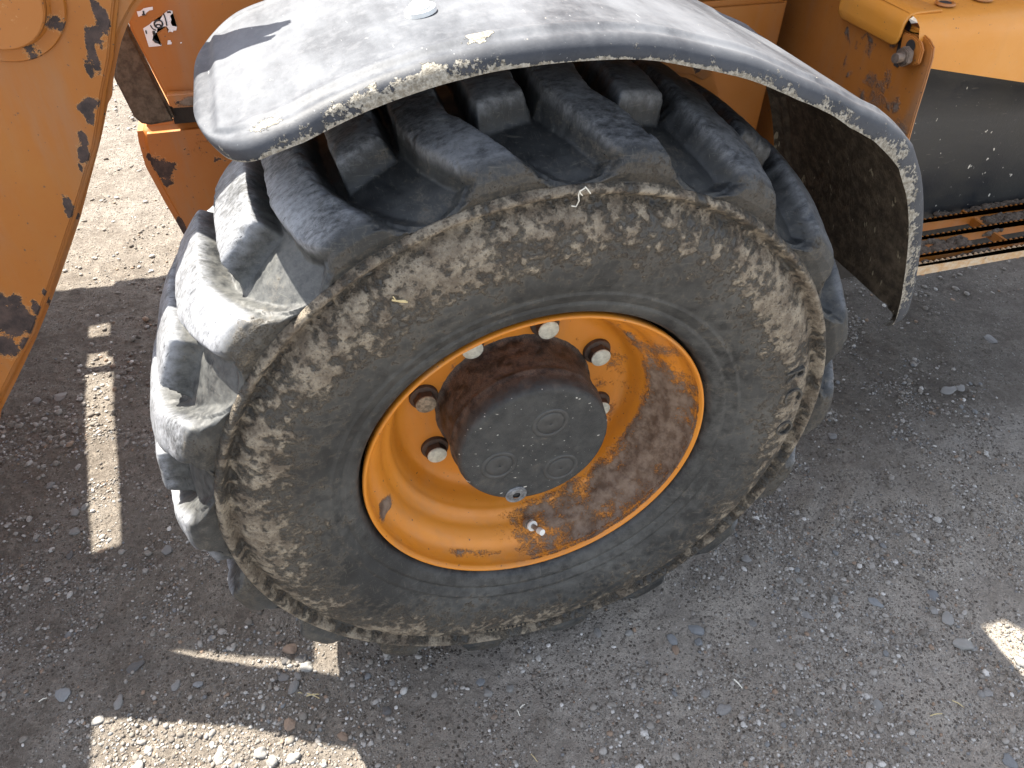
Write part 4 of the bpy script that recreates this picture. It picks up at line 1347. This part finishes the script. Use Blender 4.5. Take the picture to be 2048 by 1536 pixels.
def clods(name, n, region, zf, rmin, rmax, seed, mat, parent):
    rg = np.random.RandomState(seed)
    V0, F0 = ico(1)
    x = rg.uniform(region[0], region[1], n); y = rg.uniform(region[2], region[3], n)
    keep = fbm(x * 9, y * 14, 6., 3) > .40
    x = x[keep]; y = y[keep]; n = len(x)
    r = rmin + (rmax - rmin) * rg.rand(n) ** 2
    P = V0[None] * (1 + rg.uniform(-.25, .25, (n, len(V0), 1))) * np.stack([r * 1.1, r, r * .7], -1)[:, None]
    a = rg.uniform(0, 6.28, n)
    X = P[..., 0] * np.cos(a)[:, None] - P[..., 1] * np.sin(a)[:, None] + x[:, None]
    Y = P[..., 0] * np.sin(a)[:, None] + P[..., 1] * np.cos(a)[:, None] + y[:, None]
    Z = P[..., 2] + zf + (fbm(x * 30, y * 30, 2., 2) * .016)[:, None]
    me = np_mesh(name, np.stack([X, Y, Z], -1).reshape(-1, 3), (F0[None] + (np.arange(n) * len(V0))[:, None, None]).reshape(-1, 3))
    o = link(name, me, mat, parent)
    o['kind'] = 'stuff'
    return o


mc_ = clods('mud_clods', 9000, (BX, 1.45, .158, .322), .660, .002, .0100, 12, M['mudclod'], None)
mc_['label'] = 'dry mud clods packed between the bars of the step'

# inner bracket under the fender and the inner wall behind the tyre
br = pxy([(1225, 100), (1300, 104), (1395, 112), (1418, 128), (1428, 150), (1405, 162), (1385, 152), (1300, 138), (1250, 122), (1215, 108)], .47)
plate('fender_bracket', br, .47, .03, M['paint_dusty'], loader, res=.03, rust=blob_px([(1395, 135, 16, 12)], .47), bevel=.003)
ax = pxy([(1330, 100), (1427, 140), (1443, 215), (1446, 330), (1200, 330), (1200, 100)], .52)
plate('axle_bracket', ax, .52, .04, M['paint'], loader, res=.04, bevel=.003)
bm_obj('bracket_bolt', lathe_bm([(0, .462), (.010, .463), (.012, .468), (.016, .470)], 20, tuple(at_y(1302, 124, .465)[[0, 2]])), M['steel'], loader)
# axle and inner hub so that nothing is hollow from another side
bm_obj('axle', tube_bm([(0, .16, WZ), (0, 1.8, WZ)], .10, 32), M['paint'], loader)
bm_obj('frame_rail', box_bm((-.42, .62, .42), (.70, .80, 1.02)), M['paint'], loader, bevel=.01)
bm_obj('inner_wall', box_bm((.05, .84, .45), (.72, .88, 1.60)), M['paint'], loader)
# cab over the rear body (out of the picture, it shades the bodywork)
cab = empty('cab', (0, 0, 0), loader)
bm_obj('cab_shell', box_bm((.33, .56, 1.12), (1.9, 1.62, 2.35)), M['paint'], cab, bevel=.04)
bm_obj('cab_roof', box_bm((.36, .50, 2.35), (1.96, 1.68, 2.45)), M['dark'], cab, bevel=.03)

# ================================================================== small things on the ground and on the tyre
smat = {
    'pale grey': mat_stone('pale_stone', (0.18, 0.175, 0.165), (0.31, 0.30, 0.28)),
    'grey': mat_stone('grey_stone', (0.15, 0.145, 0.14), (0.27, 0.26, 0.245)),
    'dark grey': mat_stone('dark_stone', (0.065, 0.062, 0.062), (0.13, 0.125, 0.12)),
    'brown': mat_stone('brown_stone', (0.17, 0.12, 0.085), (0.29, 0.21, 0.155)),
    'blue-grey': mat_stone('blue_stone', (0.14, 0.147, 0.155), (0.26, 0.27, 0.275)),
}
smesh = []
for k in range(7):
    V0, F0 = ico(3)
    rg = np.random.RandomState(50 + k)
    off = rg.rand(3) * 20
    ang = .12 + .5 * (k % 3) / 2
    dsp = fbm(V0[:, 0] * 1.3 + off[0], V0[:, 1] * 1.3 + off[1], V0[:, 2] * 1.3 + off[2], 3)
    dsp2 = fbm(V0[:, 0] * 4 + off[1], V0[:, 1] * 4 + off[0], V0[:, 2] * 4, 3)
    V1 = V0 * (1 + (dsp - .5)[:, None] * (.8 + ang) + (dsp2 - .5)[:, None] * .28)
    if k % 3 == 2:                                    # flat facets
        for _ in range(7):
            nrm = rg.randn(3); nrm /= np.linalg.norm(nrm)
            dd = V1 @ nrm; over = np.clip(dd - .72, 0, None)
            V1 = V1 - over[:, None] * nrm
    me = np_mesh('stone_%d' % k, V1, F0)
    attrs(me, {'tint': np.full(len(V1), rg.rand() * .6 + .2)})
    me.polygons.foreach_set('use_smooth', np.ones(len(me.polygons), bool))
    smesh.append(me)
used = {}


def stone(px, py, size, color, shape, label, flat=.6, asp=1.2, rot=None):
    """size = half width in photo pixels"""
    p = at_z(px, py, -0.009)
    dist = np.linalg.norm(p - _C)
    r = size * dist / 1538 * .88
    k = {'rounded': (0, 1, 3, 4), 'angular': (2, 5)}[shape]
    rnd = random.Random(int(px * 7 + py))
    mk = k[rnd.randrange(len(k))]
    key = (mk, color)
    if key not in used:
        m2 = smesh[mk].copy(); m2.materials.clear(); m2.materials.append(smat[color]); used[key] = m2
    o = bpy.data.objects.new('stone', used[key])
    COL.objects.link(o)
    o.scale = (r * asp, r, r * flat)
    o.rotation_euler = (rnd.uniform(-.15, .15), rnd.uniform(-.15, .15), rot if rot is not None else rnd.uniform(0, 3.1))
    o.location = (p[0], p[1], float(ground_h(np.array(p[0]), np.array(p[1]))) + r * flat * .30)
    o['label'] = label; o['category'] = 'stone'; o['group'] = 'loose stones on the packed dirt'


stone(580, 1298, 12, 'brown', 'angular', 'square brown stone below the tyre, topmost of a tight cluster')
stone(571, 1322, 9, 'dark grey', 'angular', 'dark angular stone left of the round stone in the cluster')
stone(602, 1318, 9, 'dark grey', 'rounded', 'round dark stone right of the dark angular one below the tyre')
stone(613, 1334, 11, 'pale grey', 'rounded', 'pale stone at the left tip of the lower sunlit sliver', rot=.2)
stone(567, 1352, 11, 'grey', 'angular', 'flat grey stone just left of the sunlit sliver', flat=.35, asp=1.4)
stone(594, 1350, 7, 'grey', 'rounded', 'small grey pebble between flat stone and sunlit sliver')
stone(588, 1376, 9, 'grey', 'rounded', 'long tilted grey pebble above left of the crossed straws', asp=1.6, rot=1.1)
stone(577, 1451, 12, 'brown', 'angular', 'brown stone in shade just above the sunlit patch')
stone(686, 1471, 9, 'brown', 'rounded', 'light brown round pebble above the right end of the sunlit patch')
stone(521, 1506, 11, 'pale grey', 'rounded', 'round whitish pebble inside the sunlit patch, left of a pair', flat=.8)
stone(545, 1524, 10, 'pale grey', 'rounded', 'whitish pebble at the bottom edge in the sunlit patch', flat=.8)
stone(588, 1516, 10, 'pale grey', 'rounded', 'whitish pebble in the sunlit patch, right of the pair', flat=.8)
stone(438, 1508, 9, 'pale grey', 'rounded', 'white oval pebble upright in the sunlit patch', asp=1.7, rot=1.4)
stone(277, 1532, 10, 'pale grey', 'rounded', 'pale round pebble at the bottom edge near the sunlit corner')
stone(195, 1440, 9, 'grey', 'angular', 'pointed grey stone in the top left corner of the sunlit patch')
stone(237, 1402, 8, 'grey', 'rounded', 'upright grey pebble standing above the sunlit corner', asp=1.5, rot=1.4)
stone(122, 1390, 13, 'blue-grey', 'angular', 'flat blue-grey stone lying in shade at lower left', flat=.25)
stone(100, 968, 7, 'grey', 'rounded', 'small grey pebble left of the long sunlit strip')
stone(334, 1099, 11, 'grey', 'angular', 'flat grey stone left of the lowest lugs', flat=.3)
stone(148, 1022, 8, 'grey', 'rounded', 'grey pebble beside the left edge of the sunlit strip')
stone(137, 1104, 6, 'dark grey', 'rounded', 'upright dark pebble just below the sunlit strip', asp=1.5, rot=1.5)
stone(147, 1060, 8, 'grey', 'rounded', 'grey pebble left of the lower end of the sunlit strip')
stone(168, 1012, 7, 'pale grey', 'rounded', 'white pebble on the left border of the sunlit strip')
stone(270, 1330, 10, 'dark grey', 'rounded', 'dark flat stone left of the upper sunlit sliver', flat=.4, asp=1.5)
stone(350, 1366, 8, 'grey', 'rounded', 'grey oval pebble below the upper sunlit sliver')
stone(394, 1366, 7, 'blue-grey', 'rounded', 'bluish oval pebble under the right end of the upper sunlit sliver')
stone(960, 1362, 10, 'blue-grey', 'angular', 'bluish white stone below the tyre, upper left of two pale ones', flat=.3)
stone(977, 1384, 10, 'pale grey', 'angular', 'pale pyramid shaped stone below the tyre')
stone(1020, 1374, 9, 'pale grey', 'angular', 'pale stone right of the pyramid shaped one below the tyre')
stone(773, 1420, 9, 'dark grey', 'rounded', 'dark round pebble right of the long splinter')
stone(784, 1364, 6, 'grey', 'rounded', 'grey pebble right of the lower sunlit sliver')
stone(868, 1386, 6, 'pale grey', 'angular', 'small pale chip left of the bluish white stone')
stone(1393, 1258, 11, 'blue-grey', 'rounded', 'oval bluish pebble lower right of the tyre', asp=1.5, rot=-.5)
stone(1345, 1280, 10, 'blue-grey', 'rounded', 'bluish pebble just left of the oval one', asp=1.3)
stone(1398, 1283, 9, 'blue-grey', 'angular', 'bluish angular chip under the oval pebble')
stone(1196, 1264, 8, 'grey', 'rounded', 'upright grey pebble under the tyre contact', asp=1.4, rot=1.5)
stone(1258, 1266, 7, 'pale grey', 'rounded', 'pale oval pebble right of the upright grey one')
stone(1492, 1118, 9, 'grey', 'rounded', 'round pebble in the soft dirt beside the tyre')
stone(1352, 1300, 8, 'brown', 'rounded', 'brownish pebble below the bluish ones')
stone(1450, 1416, 12, 'grey', 'rounded', 'large flat disc shaped pebble with straw beside it', flat=.4)
stone(1410, 1385, 9, 'grey', 'rounded', 'flat oval grey pebble near the bottom centre')
stone(1600, 1162, 7, 'pale grey', 'rounded', 'pale pebble topmost in the pebble patch at right')
stone(1670, 1198, 8, 'pale grey', 'rounded', 'oval pale pebble in the middle of the right pebble patch')
stone(1752, 1206, 8, 'blue-grey', 'rounded', 'smooth oval grey pebble tilted at right', rot=-.9, asp=1.6)
stone(1616, 1230, 8, 'grey', 'rounded', 'long grey pebble in the right pebble patch', asp=1.6, rot=-.9)
stone(1506, 1246, 9, 'grey', 'angular', 'flat five sided chip left in the right pebble patch', flat=.4)
stone(1871, 1188, 14, 'blue-grey', 'angular', 'wide flat bluish stone half buried at right', flat=.25)
stone(1866, 1220, 8, 'grey', 'angular', 'grey chip just under the wide flat bluish stone')
stone(1893, 1236, 12, 'grey', 'angular', 'broad pale grey chip left of two small ones at right', flat=.4)
stone(1930, 1286, 14, 'pale grey', 'angular', 'largest wedge shaped stone at right near the sunlit corner')
stone(1946, 1291, 7, 'grey', 'rounded', 'small pebble touching the wedge shaped stone')
stone(2044, 1322, 10, 'pale grey', 'rounded', 'pale stone cut by the right picture edge')
stone(1980, 1380, 9, 'grey', 'angular', 'pale grey angular stone at lower right beside a small pebble')
stone(1966, 1384, 6, 'grey', 'rounded', 'small round pebble left of the pale angular stone')
stone(1757, 1412, 12, 'pale grey', 'rounded', 'flat half buried grey disc at lower right', flat=.25)
stone(2024, 1522, 13, 'blue-grey', 'angular', 'flat bluish stone in the bottom right corner', flat=.3)
stone(1595, 1426, 9, 'grey', 'angular', 'tilted pointed stone near the bottom centre right')
stone(1811, 1498, 8, 'grey', 'angular', 'tilted grey stone near the bottom edge at right')
stone(1666, 870, 9, 'grey', 'angular', 'grey stone in the dark dirt right of the tyre')
stone(1898, 782, 10, 'grey', 'rounded', 'long grey stone in the shade under the step', flat=.4, asp=1.6, rot=.1)
stone(1898, 781, 4, 'pale grey', 'rounded', 'tiny pale chip on the long stone under the step')
stone(1920, 779, 8, 'grey', 'rounded', 'low grey pebble right of the long stone under the step', flat=.4)
stone(1985, 674, 13, 'grey', 'angular', 'flat slab of stone in the deep shade under the step', flat=.25)
stone(120, 792, 10, 'grey', 'angular', 'flat stone in the shade beside the lift arm', flat=.3)
stone(72, 800, 8, 'grey', 'rounded', 'round stone in the shade left of the flat one')

# straws
def straw(px, py, px2, py2, label, r=.0011, mat='straw', lift=.006):
    a = Vector(at_z(px, py, lift - .013)); b = Vector(at_z(px2, py2, lift - .013))
    a.z = float(ground_h(np.array(a.x), np.array(a.y))) + lift; b.z = float(ground_h(np.array(b.x), np.array(b.y))) + lift * .8
    mid = (a + b) / 2 + Vector((0, .001, .0015))
    o = bm_obj('straw', tube_bm([a, mid, b], [r, r * 1.1, r * .7], 6), M[mat])
    o['label'] = label; o['category'] = 'straw'; o['group'] = 'bits of straw on the ground'


straw(612, 1391, 638, 1386, 'yellow straw crossing another below the sunlit sliver, upper one')
straw(614, 1386, 638, 1394, 'yellow straw crossing another below the sunlit sliver, lower one')
straw(596, 1387, 604, 1386, 'short straw bit left of the crossed straws', .0009)
straw(78, 1404, 94, 1396, 'white straw lying left beside the flat blue-grey stone', mat='thread')
straw(524, 1337, 540, 1327, 'pale straw at the right end of the upper sunlit sliver', mat='thread')
straw(1467, 1360, 1485, 1376, 'bent white straw beside the large disc shaped pebble', .0015, 'thread')
straw(1935, 1282, 1946, 1272, 'short white straw on the wedge shaped stone', .001, 'thread')
straw(1062, 1508, 1075, 1524, 'thin straw at the bottom centre', .0008)
straw(1034, 1420, 1040, 1432, 'short white chip of straw below the pale stones', .0012, 'thread')
straw(1040, 1416, 1050, 1408, 'second white chip of straw below the pale stones', .0012, 'thread')
straw(1860, 1432, 1884, 1428, 'yellow straw on the dirt at lower right', .001)
straw(1905, 1400, 1930, 1412, 'thin dry twig on the dirt at lower right', .0009)

# thread caught on the ridge of the tyre, wisp of straw on the sidewall
def sidewall_pt(px, py, y):
    return Vector(at_y(px, py, y))


pts = [sidewall_pt(*p, -.032) for p in ((1143, 412), (1152, 413), (1158, 402), (1157, 390), (1159, 383), (1170, 376), (1171, 373))]
bm = tube_bm(pts, .0008, 6)
tube_bm([sidewall_pt(*p, -.032) for p in ((1171, 374), (1176, 380), (1181, 387))], .0008, 6, bm)
tube_bm([sidewall_pt(*p, -.032) for p in ((1159, 383), (1162, 388), (1165, 391))], .0007, 6, bm)
o = bm_obj('thread', bm, M['thread'])
o['label'] = 'frayed white thread caught on the top of the tyre ridge'; o['category'] = 'thread'
bm = tube_bm([sidewall_pt(*p, -.034) for p in ((784, 600), (800, 603), (815, 604))], .0012, 6)
tube_bm([sidewall_pt(*p, -.034) for p in ((786, 593), (792, 601), (812, 601))], .0008, 6, bm)
o = bm_obj('straw_wisp', bm, M['straw'])
o['label'] = 'wisp of straw stuck in the mud on the tyre sidewall'; o['category'] = 'straw'
